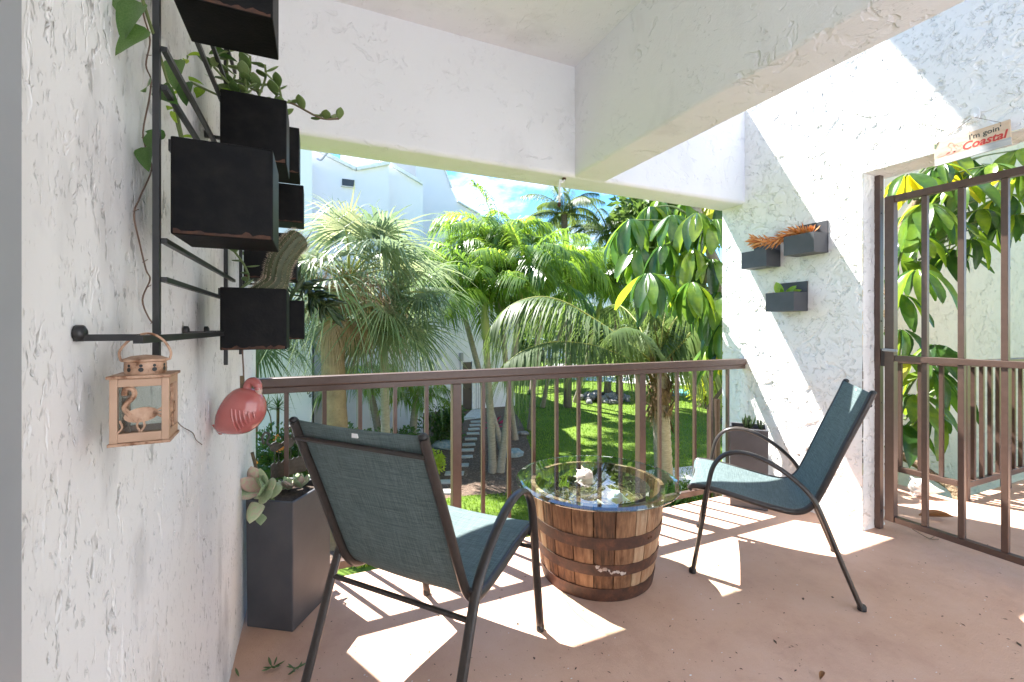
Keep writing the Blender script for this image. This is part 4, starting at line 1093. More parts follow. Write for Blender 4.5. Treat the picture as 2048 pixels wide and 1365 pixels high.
for z0_, z1_ in ((0.0035, 0.016), (h_ - 0.0145, h_ - 0.0035)):
    for s_ in (-1, 1):
        lb('frame_strip', -(w - e) , s_ * w * 0.999, z0_, (w - e), s_ * (w - 0.003), z1_)
        lb('frame_strip', s_ * w * 0.999, -(w - e), z0_, s_ * (w - 0.003), (w - e), z1_)
lb('base', -w - .002, -w - .002, -0.001, w + .002, w + .002, 0.003, mat='peach_rust'); lb('roof_plate', -w - .003, -w - .003, h_ - 0.003, w + .003, w + .003, h_ + 0.001, mat='peach_rust')
for s_ in (-1, 1):
    mb = MB(); mb.box(-(w - e), s_ * (w - 0.006), 0.016, w - e, s_ * (w - 0.0068), h_ - 0.0145); mb.build('glass_pane', M['pane'], ln_)
    mb = MB(); mb.box(s_ * (w - 0.006), -(w - e), 0.016, s_ * (w - 0.0068), w - e, h_ - 0.0145); mb.build('glass_pane', M['pane'], ln_)
def cut(face, pts, r_=None):
    q = []
    for u, z in pts:
        q.append(V((u, -w + 0.0015, z)) if face == 0 else V((w - 0.0015, u, z)))
    mb = MB()
    if r_: mb.tube(catmull(q, 4), r_, 6)
    else: mb.prism(q, (0, 0.001, 0) if face == 0 else (-0.001, 0, 0))
    return mb.build('flamingo_cutout', M['peach_rust'], ln_, smooth=False)
for face, fw in ((0, 0.80), (1, 0.7)):
    n_ = 16; bz = 0.040
    cut(face, [(fw * (0.002 + 0.024 * math.cos(q * 6.283 / n_)), bz + 0.0105 * math.sin(q * 6.283 / n_ + 0.2)) for q in range(n_)])
    cut(face, [(-0.013 * fw, bz), (-0.021 * fw, bz + 0.012), (-0.008 * fw, bz + 0.027), (-0.010 * fw, bz + 0.036), (-0.019 * fw, bz + 0.037), (-0.0215 * fw, bz + 0.028)], 0.0032)
    cut(face, [(0.0, bz - 0.005), (-0.004 * fw, bz - 0.015), (0.003 * fw, bz - 0.0255)], 0.0014)
    cut(face, [(0.004 * fw, bz - 0.005), (0.006 * fw, bz - 0.016), (-0.002 * fw, bz - 0.0255)], 0.0014)
    for k in range(3): cut(face, [(0.012 * fw, bz + 0.002 * k), (0.031 * fw, bz + 0.010 - 0.006 * k), (0.030 * fw, bz + 0.006 - 0.006 * k)])
    cut(face, [(-0.031 * fw, 0.016), (-0.024 * fw, 0.024), (-0.027 * fw, 0.034)], 0.0013)
mb = MB(); mb.lathe([(0.024, h_ + 0.001), (0.024, h_ + 0.018), (0.028, h_ + 0.0195), (0.027, h_ + 0.022), (0.017, h_ + 0.026), (0.001, h_ + 0.028)], n=32); cap_ = mb.build('chimney_cap', M['peach_rust'], ln_)
for k in range(10):
    a = k * math.pi / 5 + 0.3
    for dz, r_ in ((0.008, 0.0032), (0.0135, 0.0022)):
        mb = MB(); c_ = V((0.0243 * math.cos(a), 0.0243 * math.sin(a), h_ + dz)); ex = V((-math.sin(a), math.cos(a), 0))
        mb.add([c_ + ex * r_ * math.cos(q * .7854) + V((0, 0, r_ * math.sin(q * .7854))) for q in range(8)], [tuple(range(8))]); mb.build('vent_hole', M['black'], cap_)
mb = MB(); mb.tube(catmull([(-0.028, 0, h_ + 0.020), (-0.029, 0, h_ + 0.034), (-0.015, 0, h_ + 0.052), (0.004, 0, h_ + 0.0585), (0.020, 0, h_ + 0.049), (0.029, 0, h_ + 0.032), (0.028, 0, h_ + 0.020)], 6), 0.0017, 8); mb.build('bail_handle', M['peach_rust'], ln_)

# ------------------------------------------------------------------ ceramic flamingo on a cord
M['pinkglaze'] = simple('pink_ceramic_glaze', (0.46, 0.135, 0.12), (0.40, 0.105, 0.095), 0.16, 14, 0.1, 18, coat=0.5, dist=0.006)
M['beak'] = simple('black_beak', (0.02, 0.018, 0.018), None, 0.25)
M['beakpale'] = simple('pale_beak', (0.55, 0.40, 0.33), None, 0.3)
fd = 1.36
fc = P(483, 826, fd)
fg = thing('ceramic_flamingo', 'glazed pink ceramic flamingo hanging on a cord by the streaky wall', 'ornament', fc + V((0, 0, -0.065)))
ex = V((CY, -SY, 0)); ey = V((SY, CY, 0)); ez = V((0, 0, 1)); fm = Matrix((ex, ey, ez)).transposed()
k_ = fd / F
def FP(px, py, dd=0.0): return P(px, py, fd) + ey * dd
mb = MB(); vs = []; fs = []; nu, nv = 24, 16
# body: rounded mass with the tail drawn down to the left
for j in range(nv + 1):
    th = math.pi * j / nv
    for i in range(nu):
        a = 2 * math.pi * i / nu
        x = math.cos(th); r_ = math.sin(th)
        px = 482 + 48 * x; py = 824 - 6 * x
        px_, z_ = px, r_ * 45 * math.sin(a)
        y_ = r_ * 36 * math.cos(a)
        if x < 0:
            z_ = z_ * (1 - 0.15 * x * x) - 10 * x * x
            z_ -= 14 * (abs(x) ** 3)
        q = P(px_, py - z_ + (-4 if a < math.pi else 0), fd) + ey * (y_ * k_)
        vs.append(q)
for j in range(nv):
    for i in range(nu):
        i2 = (i + 1) % nu; fs.append((j * nu + i, (j + 1) * nu + i, (j + 1) * nu + i2, j * nu + i2))
mb.add(vs, fs); mb.sm = True; fb = mb.build('body', M['pinkglaze'], fg)
mb = MB(); nk = catmull([FP(496, 806), FP(495, 788), FP(495, 773), FP(501, 764), FP(510, 764), FP(516, 772), FP(517, 780)], 6)
mb.tube(nk, [14 * k_] * 3 + [10 * k_] * 5 + [8 * k_] * 14 + [8.5 * k_] * 9 + [7 * k_] * (len(nk) - 31), 14); mb.build('neck_and_head', M['pinkglaze'], fg)
mb = MB(); mb.tube([FP(517, 777), FP(518, 785), FP(516, 791)], [7 * k_, 6 * k_, 4.5 * k_], 10); bk = mb.build('beak', M['beakpale'], fg)
mb = MB(); mb.tube([FP(516, 790), FP(514, 796), FP(509, 800)], [4.6 * k_, 3.6 * k_, 1.2 * k_], 10); mb.build('beak_tip', M['beak'], bk)
mb = MB(); mb.tube([FP(437, 846), FP(442, 862), FP(441, 869)], [12 * k_, 8 * k_, 3 * k_], 12); mb.build('tail', M['pinkglaze'], fg)
for i in range(6):
    u = 484 + 7.2 * i
    mb = MB(); q = [FP(u + t * (7 - i), 812 + i * 1.5 + t * (44 - 6 * i), 0) for t in (0, 0.35, 0.7, 1.0)]
    out_ = []
    for p_ in q:                                   # ride on the body's near surface
        rel = p_ - fc; xx = rel.dot(ex) / (48 * k_); zz = rel.dot(ez) / (44 * k_)
        out_.append(p_ - ey * (36 * k_ * math.sqrt(max(0.03, 1 - xx * xx - zz * zz)) + 0.0005))
    mb.tube(catmull(out_, 4), 0.0032, 8); mb.build('wing_feather', M['pinkglaze'], fg)
mb = MB(); mb.tube(catmull([FP(488, 775), FP(487, 745), FP(485, 700), P(486, 655, fd + 0.02)], 6), 0.0022, 7); mb.build('cord', M['dryvine'], fg)
mb = MB(); mb.box(*(FP(484, 790) - V((.005, .005, .012))), *(FP(484, 760) + V((.005, .005, .012)))); mb.build('wood_peg', M['stem'], fg)
# small rods ending below the cactus box
# ------------------------------------------------------------------ bits on the floor
M['fallen'] = leafmat('fallen_sprig', [(0.07, 0.12, 0.03), (0.11, 0.17, 0.06)], 0.1, 0.5, 20)
FS = fat_leaf('leaf', M['fallen'], 1.0, 0.22, 0.12, 0.15, 6, 4)
for i, (px, py, lab) in enumerate(((545, 1335, 'fallen green succulent sprig lying on the floor'), (590, 1340, 'fallen succulent sprig with bent stem on the floor'), (482, 1356, 'single curved succulent leaf fallen by the wall foot'))):
    q = on_z(px, py, 0.006)
    s_ = thing('fallen_sprig', lab, 'sprig', q)
    for k in range(7 if i < 2 else 1):
        a = k * 1.9 + i
        piece('leaf', FS, s_, frame(q + V((rnd(-.008, .008), rnd(-.008, .008), 0.003)), (math.cos(a), math.sin(a), 0.15), (0, 0, 1), rnd(0.032, 0.05)))
M['brownleaf'] = leafmat('dry_brown_leaf', [(0.15, 0.065, 0.02), (0.23, 0.11, 0.035)], 0.15, 0.5, 20)
BL = leaf_mesh('leaf', M['brownleaf'], 1.0, 0.34, 0.6, -0.10)
for px, py, s_, a, lab in ((1838, 1032, 0.19, -0.75, 'curled dry brown leaf on the corridor floor by the gate'), (1640, 1360, 0.05, 0.3, 'small orange dry leaf at the front of the floor')):
    q = on_z(px, py, 0.012); o_ = bpy.data.objects.new('dry_leaf', BL); COL.objects.link(o_); o_.matrix_world = frame(q, (math.cos(a), math.sin(a), 0), (0, 0, 1), s_); tag(o_, lab, 'leaf')
q = on_z(1860, 1078, 0.006); mb = MB()
mb.tube(catmull([q + V((-.02, .08, .03)), q + V((-.01, .03, .01)), q, q + V((.03, -.03, .004))], 4), 0.0022, 6); mb.tube([q, q + V((.05, 0.0, .004))], 0.0018, 6)
tag(mb.build('dry_twig', M['stem']), 'forked dry twig under the gate on the floor', 'twig')
mb = MB(); rs_ = random.Random(31)
for k in range(230):
    px, py = rs_.uniform(480, 2040), rs_.uniform(1090, 1365)
    q = on_z(px, py, 0.0015)
    if q.y > 2.45 or q.x < -0.2: continue
    s_ = rs_.uniform(0.0012, 0.0034) * (2.2 if rs_.random() < 0.1 else 1); a = rs_.uniform(0, 6.28); l_ = rs_.uniform(1, 3.2)
    c_, d_ = math.cos(a) * s_, math.sin(a) * s_
    mb.add([q + V((c_ * l_, d_ * l_, 0)), q + V((-d_, c_, 0.0012)), q + V((-c_ * l_, -d_ * l_, 0)), q + V((d_, -c_, 0.0012))], [(0, 1, 2, 3)])
M['debris'] = simple('floor_debris', (0.045, 0.035, 0.025), (0.12, 0.08, 0.05), 0.9, 3)
tag(mb.build('floor_debris', M['debris']), 'tiny dark crumbs scattered over the pink floor', 'debris', kind='stuff')

mb = MB(); rs_ = random.Random(77)
for k in range(90):
    q = on_z(rs_.uniform(700, 2040), rs_.uniform(1090, 1365), 0.0018)
    if q.y > 2.45 or q.x < -0.2: continue
    s_ = rs_.uniform(0.001, 0.0035); n_ = 6; a0 = rs_.uniform(0, 6.28)
    mb.add([q + V((math.cos(a0 + i * 1.047) * s_ * rs_.uniform(.5, 2), math.sin(a0 + i * 1.047) * s_ * rs_.uniform(.5, 1.4), 0)) for i in range(n_)], [tuple(range(n_))])
tag(mb.build('paint_flecks', M['trim_white']), 'pale paint flecks on the pink floor', 'paint flecks', kind='stuff')
# ================================================================== garden
m, nt, N, L, out = new_mat('lawn')
b = N.new('ShaderNodeBsdfPrincipled'); b.inputs['Roughness'].default_value = 0.9; b.inputs['Specular IOR Level'].default_value = 0.1
g = N.new('ShaderNodeNewGeometry')
t1 = tex(N, L, 0.9, 6, 0.65, vec=g.outputs['Position']); t2 = tex(N, L, 22, 5, 0.7, vec=g.outputs['Position'])
ad = N.new('ShaderNodeMath'); ad.operation = 'MULTIPLY_ADD'; ad.inputs[1].default_value = 0.6; L.new(t1.outputs['Fac'], ad.inputs[0])
h_ = N.new('ShaderNodeMath'); h_.operation = 'MULTIPLY'; h_.inputs[1].default_value = 0.4; L.new(t2.outputs['Fac'], h_.inputs[0]); L.new(h_.outputs[0], ad.inputs[2])
rr = ramp(N, [(0.30, (0.060, 0.105, 0.018)), (0.5, (0.110, 0.175, 0.028)), (0.7, (0.165, 0.235, 0.042))]); L.new(ad.outputs[0], rr.inputs['Fac']); L.new(rr.outputs['Color'], b.inputs['Base Color'])
bp = N.new('ShaderNodeBump'); bp.inputs['Strength'].default_value = 0.8; bp.inputs['Distance'].default_value = 0.05; L.new(t2.outputs['Fac'], bp.inputs['Height']); L.new(bp.outputs['Normal'], b.inputs['Normal'])
L.new(b.outputs['BSDF'], out.inputs['Surface']); M['lawn'] = m
M['mulch'] = simple('bark_mulch', (0.085, 0.055, 0.038), (0.20, 0.135, 0.095), 0.95, 16, 0.9, 30, dist=0.04)
M['chips'] = simple('bark_chips', (0.16, 0.10, 0.068), (0.31, 0.23, 0.17), 0.9, 6)
M['paver'] = simple('concrete_paver', (0.48, 0.48, 0.44), (0.36, 0.36, 0.33), 0.85, 6, 0.3, 60, rnd_obj=0.4, dist=0.005)
M['concrete'] = simple('pale_concrete', (0.62, 0.61, 0.58), (0.54, 0.53, 0.50), 0.85, 2.5, 0.2, 50)
M['rock'] = simple('grey_rock', (0.10, 0.10, 0.10), (0.27, 0.27, 0.27), 0.85, 9, 0.6, 30, rnd_obj=0.5, dist=0.02)
M['blue_rock'] = simple('blue_painted_stone', (0.10, 0.19, 0.24), (0.33, 0.36, 0.35), 0.7, 12, 0.3, 30)
mb = MB(); S_ = 400; mb.add([(-S_, -S_, G), (S_, -S_, G), (S_, S_, G), (-S_, S_, G)], [(0, 1, 2, 3)])
gnd = mb.build('ground', M['lawn']); tag(gnd, kind='structure')
def flat(name, pix, z, mat, thick=0.004):
    pts = [on_z(px, py, G + z) if not isinstance(px, V) else px for px, py in pix]
    mb = MB(); mb.add(pts, [tuple(range(len(pts)))]); o_ = mb.build(name, mat, fix=True); tag(o_, kind='structure')
    if o_.data.polygons[0].normal.z < 0: o_.data.flip_normals()
    return o_
bed = flat('mulch_bed', [(560, 1120), (690, 1130), (800, 1050), (868, 1000), (950, 990), (1035, 985), (1075, 950), (1062, 900), (1045, 850), (1025, 815), (1000, 795), (975, 800), (965, 818), (930, 822), (890, 822), (780, 825), (640, 850), (480, 880), (400, 960), (440, 1090)], 0.004, M['mulch'])
flat('patio', [(1040, 752), (1150, 760), (1310, 770), (1460, 772), (1520, 760), (1500, 728), (1100, 728)], 0.008, M['concrete'])
flat('walkway', [(1180, 958), (1240, 945), (1330, 938), (1460, 925), (1520, 915), (1520, 935), (1460, 952), (1350, 975), (1250, 1000)], 0.008, M['concrete'])
flat('walkway', [(920, 842), (965, 836), (968, 818), (945, 818)], 0.012, M['concrete'])
m, nt, N, L, out = new_mat('pool_water')
b = N.new('ShaderNodeBsdfPrincipled'); b.inputs['Roughness'].default_value = 0.08; b.inputs['Base Color'].default_value = (0.10, 0.42, 0.45, 1)
t1 = tex(N, L, 3, 4); bp = N.new('ShaderNodeBump'); bp.inputs['Strength'].default_value = 0.15; L.new(t1.outputs['Fac'], bp.inputs['Height']); L.new(bp.outputs['Normal'], b.inputs['Normal']); L.new(b.outputs['BSDF'], out.inputs['Surface']); M['pool'] = m
flat('pool_water', [(1345, 792), (1440, 792), (1440, 778), (1345, 779)], 0.014, M['pool'])
# stepping stones
for i, (px, py) in enumerate(((940, 838), (952, 845), (950, 852), (948, 860), (946, 869), (942, 880), (937.5, 891), (934, 902), (931, 915.5), (921, 932.5), (909, 949), (891, 966), (884, 986))):
    c_ = on_z(px, py, G); mb = MB(); w = rnd(0.33, 0.40) + 0.03 * (i > 9); d_ = rnd(0.18, 0.23)
    mb.obox(c_ + V((0, 0, 0.018)), (w * 1.15, d_ * 1.15, 0.05), Matrix.Rotation(rnd(-0.06, 0.06) - 0.15 - 0.02 * i, 3, 'Z')); mb.build('stepping_stone', M['paver'], bed, bevel=0.008)
mb = MB(); rs_ = random.Random(5)
for k in range(7000):
    px = rs_.uniform(860, 1060); py = rs_.uniform(800, 990); q = on_z(px, py, G + 0.012)
    a = rs_.uniform(0, 6.28); d_ = V((math.cos(a), math.sin(a), rs_.uniform(-.4, .4))) * rs_.uniform(0.015, 0.05); w = V((-math.sin(a), math.cos(a), rs_.uniform(-.5, .5))) * rs_.uniform(.006, .016)
    if py > 960 - abs(px - 960) * 0.3 and rs_.random() < .3: continue
    mb.add([q - d_, q - w, q + d_, q + w], [(0, 1, 2, 3)])
tag(mb.build('bark_chips', M['chips']), 'brown bark chips covering the planting bed', 'mulch', kind='stuff')
# grass blades
M['grass'] = leafmat('grass_blade', [(0.06, 0.115, 0.012), (0.11, 0.19, 0.02), (0.19, 0.27, 0.04)], 0.4, 0.6, 1.2, amount=0.0)
mb = MB(); rs_ = random.Random(6)
def in_bed(q):
    inside = False; vs = [bed.matrix_basis @ v.co for v in bed.data.vertices]; n_ = len(vs); j = n_ - 1
    for i in range(n_):
        if (vs[i].y > q.y) != (vs[j].y > q.y) and q.x < (vs[j].x - vs[i].x) * (q.y - vs[i].y) / (vs[j].y - vs[i].y) + vs[i].x: inside = not inside
        j = i
    return inside
vs_, fs_ = [], []
cnt = 0
while cnt < 60000:
    zc = 7.5 + 26 * rs_.random() ** 1.6; px = rs_.uniform(600, 1480)
    r_ = ray(px, 800); q = V((r_.x * zc, r_.y * zc, G))
    cnt += 1
    if zc < 22 and px < 1100 and in_bed(q): continue
    h = rs_.uniform(0.025, 0.06) * (1 + zc * 0.02); w = 0.004 + zc * 0.0007; a = rs_.uniform(0, 6.28); le = V((rs_.uniform(-.5, .5), rs_.uniform(-.5, .5), 1)) * h
    d_ = V((math.cos(a) * w, math.sin(a) * w, 0)); b0 = len(vs_)
    vs_ += [q - d_, q + d_, q + le]; fs_.append((b0, b0 + 1, b0 + 2))
mb.add(vs_, fs_); tag(mb.build('lawn_grass', M['grass']), 'short green grass blades of the sunny lawn', 'grass', kind='stuff')

# ------------------------------------------------------------------ neighbouring buildings
def elev(px, py, Y): return on_y(px, py, Y)
nb = thing('apartment_building', 'white apartment building with zigzag parapets behind the palms', 'building', on_z(760, 880, G))
def block(outline, Y, depth, mat, name='wall'):
    pts = [on_y(px, py, Y) for px, py in outline]
    x0, x1 = pts[0].x, pts[-1].x
    pts = [V((x0, Y, G - 0.1))] + pts + [V((x1, Y, G - 0.1))]
    mb = MB(); mb.prism(pts, (0, depth, 0)); return mb.build(name, mat, nb, fix=True)
block([(330, 170), (624, 298)], 13.2, 6, M['house_white'])
block([(590, 284), (640, 306), (712, 342), (778, 330)], 14.6, 8, M['house_white'])
block([(760, 318), (778, 330), (846, 371)], 15.4, 8, M['house_white'])
block([(700, 120), (828, 150), (846, 220), (880, 315), (892, 345), (903, 378), (915, 404), (935, 418), (960, 430), (1000, 446), (1030, 452)], 18.9, 7, M['house_white'])
block([(770, 300), (832, 322)], 16.6, 1.5, M['house_grey'])
def coping(a, b_, Y, t=0.10):
    p0, p1 = on_y(*a, Y - 0.05), on_y(*b_, Y - 0.05); mb = MB(); mb.bar(p0 + V((0, 0.1, 0.02)), p1 + V((0, 0.1, 0.02)), 0.34, t); mb.build('coping', M['trim_white'], nb)
coping((590, 282), (640, 304), 14.6); coping((640, 304), (712, 340), 14.6); coping((713, 340), (778, 328), 14.6); coping((779, 329), (846, 369), 15.4)
coping((880, 315), (903, 378), 18.9, 0.05); coping((915, 404), (960, 430), 18.9, 0.05)
def facade_box(name, p_, Y, mat, d_=0.06, par=None):
    (ax, ay), (bx, by) = p_; a, b_ = on_y(ax, ay, Y), on_y(bx, by, Y); mb = MB(); mb.box(a.x, Y - d_, a.z, b_.x, Y + 0.02, b_.z); return mb.build(name, mat, par or nb, bevel=0.004)
M['door'] = simple('dark_brown_door', (0.055, 0.040, 0.033), None, 0.4)
M['darkglass'] = simple('dark_window_glass', (0.03, 0.04, 0.045), None, 0.08)
dr = facade_box('door', ((925, 725), (942, 824)), 18.9, M['door'])
facade_box('door_frame', ((943, 722), (948, 824)), 18.9, M['trim_white'], 0.09); facade_box('door_frame', ((921, 719), (924.5, 824)), 18.9, M['trim_white'], 0.09)
mb = MB(); q = on_y(940, 778, 18.82); mb.ball(q, 0.04, 8, 6); mb.build('handle', M['zinc'], dr)
facade_box('wall_lamp', ((919, 706), (925, 722)), 18.9, M['grey_trim'], 0.14)
facade_box('entry_panel', ((950, 730), (968, 824)), 18.9, M['trim_white'], 0.03)
for k in range(4): facade_box('panel_batten', ((951.5 + 4.2 * k, 735), (953 + 4.2 * k, 822)), 18.9, M['house_grey'], 0.045)
wdw = facade_box('window', ((684, 358), (709, 374)), 14.6, M['darkglass'], 0.03); facade_box('window_sill', ((682, 374), (711, 377)), 14.6, M['trim_white'], 0.10, wdw)
facade_box('column', ((628, 640), (644, 900)), 14.6, M['house_grey'], 0.5)
def NP(u, w, off): return V((u, 13.2 - 0.002 - off, w))
for ch, px, py in (('1', 613, 778), ('0', 615.5, 785), ('6', 619, 791)):
    q = on_y(px, py, 13.2); text_part(ch, 0.15, q.x, q.z - 0.05, M['sign_dark'], nb, NP, name='house_number', bold=0.004, rot=R(-28))
mb = MB(); q = on_y(635, 318, 14.5)
mb.tube(catmull([q, q + V((0.1, -0.25, -0.10)), q + V((0.25, -0.3, 0.1)), q + V((0.32, -0.3, 0.2))], 4), 0.03, 8); mb.build('downpipe_arm', M['grey_trim'], nb)
# far white building across the lawn
fb_ = thing('balcony_building', 'distant white building with dark balconies beyond the pool', 'building', P(1240, 745, 44))
fy = 44.0
def fbox(name, ax, ay, bx, by, mat, y0, y1):
    a, b_ = on_y(ax, ay, fy), on_y(bx, by, fy); mb = MB(); mb.box(a.x, fy + y0, max(G, min(a.z, b_.z)), b_.x, fy + y1, max(a.z, b_.z)); return mb.build(name, mat, fb_)
fbox('wall', 1030, 520, 1330, 760, M['house_white'], 0, 8)
for ay in (560, 635, 700):
    for ax in (1060, 1140, 1228, 1290):
        fbox('window', ax, ay, ax + 32, ay + 38, M['darkglass'], -0.05, 0.02)
        fbox('balcony_slab', ax - 6, ay + 40, ax + 40, ay + 46, M['house_white'], -1.6, -0.001)
        for k in range(7): fbox('balcony_baluster', ax - 5 + 7 * k, ay + 18, ax - 4 + 7 * k, ay + 40, M['brown'], -1.58, -1.53)
        fbox('balcony_rail', ax - 6, ay + 16, ax + 40, ay + 18, M['brown'], -1.6, -1.5)
fbox('wall', 1345, 560, 1700, 745, M['house_white'], 10, 18)

# ------------------------------------------------------------------ palms
M['frond_fan'] = leafmat('fan_palm_leaf', [(0.070, 0.110, 0.052), (0.110, 0.155, 0.078), (0.155, 0.200, 0.108), (0.22, 0.24, 0.125)], 0.38, 0.45, 1.6, amount=0.75)
M['frond_dead'] = leafmat('dead_palm_leaf', [(0.15, 0.085, 0.055), (0.24, 0.145, 0.10), (0.32, 0.22, 0.14)], 0.2, 0.8, 2.0)
M['frond_bright'] = leafmat('bright_palm_leaf', [(0.065, 0.125, 0.022), (0.115, 0.20, 0.03), (0.20, 0.30, 0.04)], 0.5, 0.3, 1.4, amount=0.6)
M['frond_coco'] = leafmat('coconut_leaf', [(0.055, 0.085, 0.028), (0.085, 0.13, 0.035), (0.15, 0.19, 0.05)], 0.38, 0.45, 1.2, amount=0.5, spec=0.3)
M['rachis'] = simple('yellow_green_rachis', (0.35, 0.34, 0.06), (0.24, 0.26, 0.06), 0.5, 5)
M['crownshaft'] = simple('green_crownshaft', (0.22, 0.29, 0.09), (0.32, 0.33, 0.10), 0.5, 3)
M['trunk_tan'] = simple('tan_palm_trunk', (0.30, 0.21, 0.125), (0.19, 0.13, 0.08), 0.9, 7, 0.9, 26, dist=0.04)
M['trunk_grey'] = simple('ringed_grey_trunk', (0.36, 0.32, 0.26), (0.23, 0.195, 0.15), 0.9, 9, 0.4, 30, stretch=(1, 1, 5), dist=0.02)
M['trunk_dark'] = simple('dark_palm_trunk', (0.15, 0.12, 0.09), (0.085, 0.07, 0.055), 0.9, 9, 0.6, 20, stretch=(1, 1, 4), dist=0.03)
M['fiber'] = simple('palm_fibre', (0.24, 0.155, 0.085), (0.11, 0.07, 0.04), 0.95, 14, 0.9, 30, dist=0.03)
ZU = V((0, 0, 1))
def leaflet(mb, p, d, l_, w, droop, seg=3, face=None):
    d = d.normalized(); x = d.cross(face if face is not None else ZU)
    x = x.normalized() if x.length > 1e-3 else V((1, 0, 0))
    vs = []; n_ = seg
    for i in range(n_ + 1):
        t = i / n_; c_ = p + d * l_ * t - ZU * droop * l_ * t * t
        ww = w * (0.55 + 0.9 * t if t < 0.35 else (1 - t) / 0.65 * 0.9 + 0.02)
        vs += [c_ - x * ww, c_ + x * ww]
    mb.add(vs, [(2 * i, 2 * i + 1, 2 * i + 3, 2 * i + 2) for i in range(n_)])
def pinnate(pts, n, l0, w, droop, rs, vee=0.25, fwd=0.55, seg=3, start=0.14, ragged=0.15):
    mb = MB(); pth = catmull(pts, 12); m_ = len(pth)
    for k in range(n):
        t = start + (1 - start) * k / (n - 1); f_ = t * (m_ - 1); i = min(m_ - 2, int(f_)); p = pth[i].lerp(pth[i + 1], f_ - i)
        T = (pth[i + 1] - pth[max(0, i - 1)]).normalized(); B = T.cross(ZU); B = B.normalized() if B.length > 1e-3 else V((1, 0, 0)); Nn = B.cross(T)
        env = (0.35 + 0.65 * math.sin(math.pi * min(1, 0.12 + 0.80 * t)) ** 0.7) * (1 if t < 0.85 else 1 - (t - 0.85) * 3.2)
        for s in (-1, 1):
            d = B * s + T * (fwd + 0.6 * t + rs.uniform(-.1, .1)) + Nn * (vee + rs.uniform(-ragged, ragged))
            leaflet(mb, p, d, l0 * env * rs.uniform(0.85, 1.08), w, droop * rs.uniform(0.75, 1.3), seg)
    mr = MB(); rr_ = [max(0.004, 0.028 * (1 - 0.9 * i / (m_ - 1))) * l0 for i in range(m_)]
    mr.tube(pth, rr_, 6)
    return mb, mr
def merge_mesh(name, mb, mr, m1, m2):
    me = bpy.data.meshes.new(name); nv = len(mb.v)
    me.from_pydata(mb.v + mr.v, [], mb.f + [tuple(i + nv for i in f) for f in mr.f]); me.materials.append(m1); me.materials.append(m2)
    nf = len(mb.f); me.polygons.foreach_set('material_index', [0] * nf + [1] * len(mr.f)); me.polygons.foreach_set('use_smooth', [True] * (nf + len(mr.f))); me.update()
    return me
def arch(L_, elev_, droop, n=5):
    p = V((0, 0, 0)); out_ = [p.copy()]; a = elev_
    for i in range(n):
        a2 = elev_ - droop * ((i + 0.5) / n) ** 1.25; p = p + V((0, math.cos(a2), math.sin(a2))) * (L_ / n); out_.append(p.copy())
    return out_
rs = random.Random(21)
# shared frond meshes, one set for each kind (growing along +Y)
ADON = [merge_mesh('frond', *pinnate(arch(1.85, R(e_), R(d_)), 48, 0.62, 0.022, 0.9, rs, 0.34, 0.45, 4, 0.12, 0.45), M['frond_bright'], M['rachis']) for e_, d_ in ((78, 70), (58, 95), (38, 95), (15, 75), (68, 110), (48, 70))]
COCO = [merge_mesh('frond', *pinnate(arch(3.4, R(e_), R(d_)), 84, 0.80, 0.026, 0.9, rs, 0.05, 0.5, 3), M['frond_coco'], M['rachis']) for e_, d_ in ((80, 50), (60, 85), (35, 85), (10, 70))]
def fan_mesh(elev_, droop, dead=False, L_=0.95, span=255, n=42, pet=0.85):
    mb = MB(); mr = MB()
    pp = arch(pet, elev_, droop * 0.5, 4); mr.tube(pp, [0.022, 0.018, 0.014, 0.012, 0.010], 6)
    T = (pp[-1] - pp[-2]).normalized(); B = V((1, 0, 0)); Nn = B.cross(T); h = pp[-1]
    for k in range(n):
        a = R(-span / 2 + span * k / (n - 1)) + rs.uniform(-.02, .02); d = T * math.cos(a) + B * math.sin(a) + Nn * (0.10 + 0.12 * math.cos(a))
        l_ = L_ * (0.72 + 0.28 * math.cos(a / 2)) * rs.uniform(0.8, 1.15)
        vs = []; x = d.normalized().cross(Nn).normalized(); dd = d.normalized(); sg = 6
        dr_ = (1.3 if dead else 0.9) * rs.uniform(0.4, 1.9)
        for i in range(sg + 1):
            t = i / sg; c_ = h + dd * l_ * t - ZU * dr_ * l_ * max(0, t - 0.25) ** 2.0
            ww = l_ * min(t, 0.32) * R(span / (n - 1)) * 0.50 if t < 0.36 else 0.016 * (1 - (t - 0.36) / 0.64) + 0.0012
            vs += [c_ - x * ww, c_ + x * ww + Nn * 0.006]
        mb.add(vs, [(2 * i, 2 * i + 1, 2 * i + 3, 2 * i + 2) for i in range(sg)])
    return merge_mesh('frond', mb, mr, M['frond_dead'] if dead else M['frond_fan'], M['rachis'] if not dead else M['fiber'])
FAN = [fan_mesh(R(e_), R(d_)) for e_, d_ in ((75, 40), (55, 70), (30, 90), (5, 90), (-25, 70), (45, 110))]
FAND = [fan_mesh(R(e_), R(d_), True, 0.75) for e_, d_ in ((-45, 50), (-62, 30))]
def trunk(name, pts, r0, r1, mat, parent, n=14, ring=0.0, rows=6):
    pth = catmull(pts, rows); m_ = len(pth)
    if ring:
        pth2 = []; rr_ = []
        tot_ = 40
        for i in range(tot_):
            f_ = i / (tot_ - 1) * (m_ - 1); j = min(m_ - 2, int(f_)); pth2.append(pth[j].lerp(pth[j + 1], f_ - j)); t = i / (tot_ - 1)
            rr_.append((r0 + (r1 - r0) * t) * (1 + (ring if i % 2 else -ring) + 0.25 * max(0, 1 - t * 9)))
        pth = pth2
    else: rr_ = [(r0 + (r1 - r0) * i / (m_ - 1)) * rs.uniform(0.97, 1.03) for i in range(m_)]
    mb = MB(); mb.tube(pth, rr_, n); return mb.build(name, mat, parent)
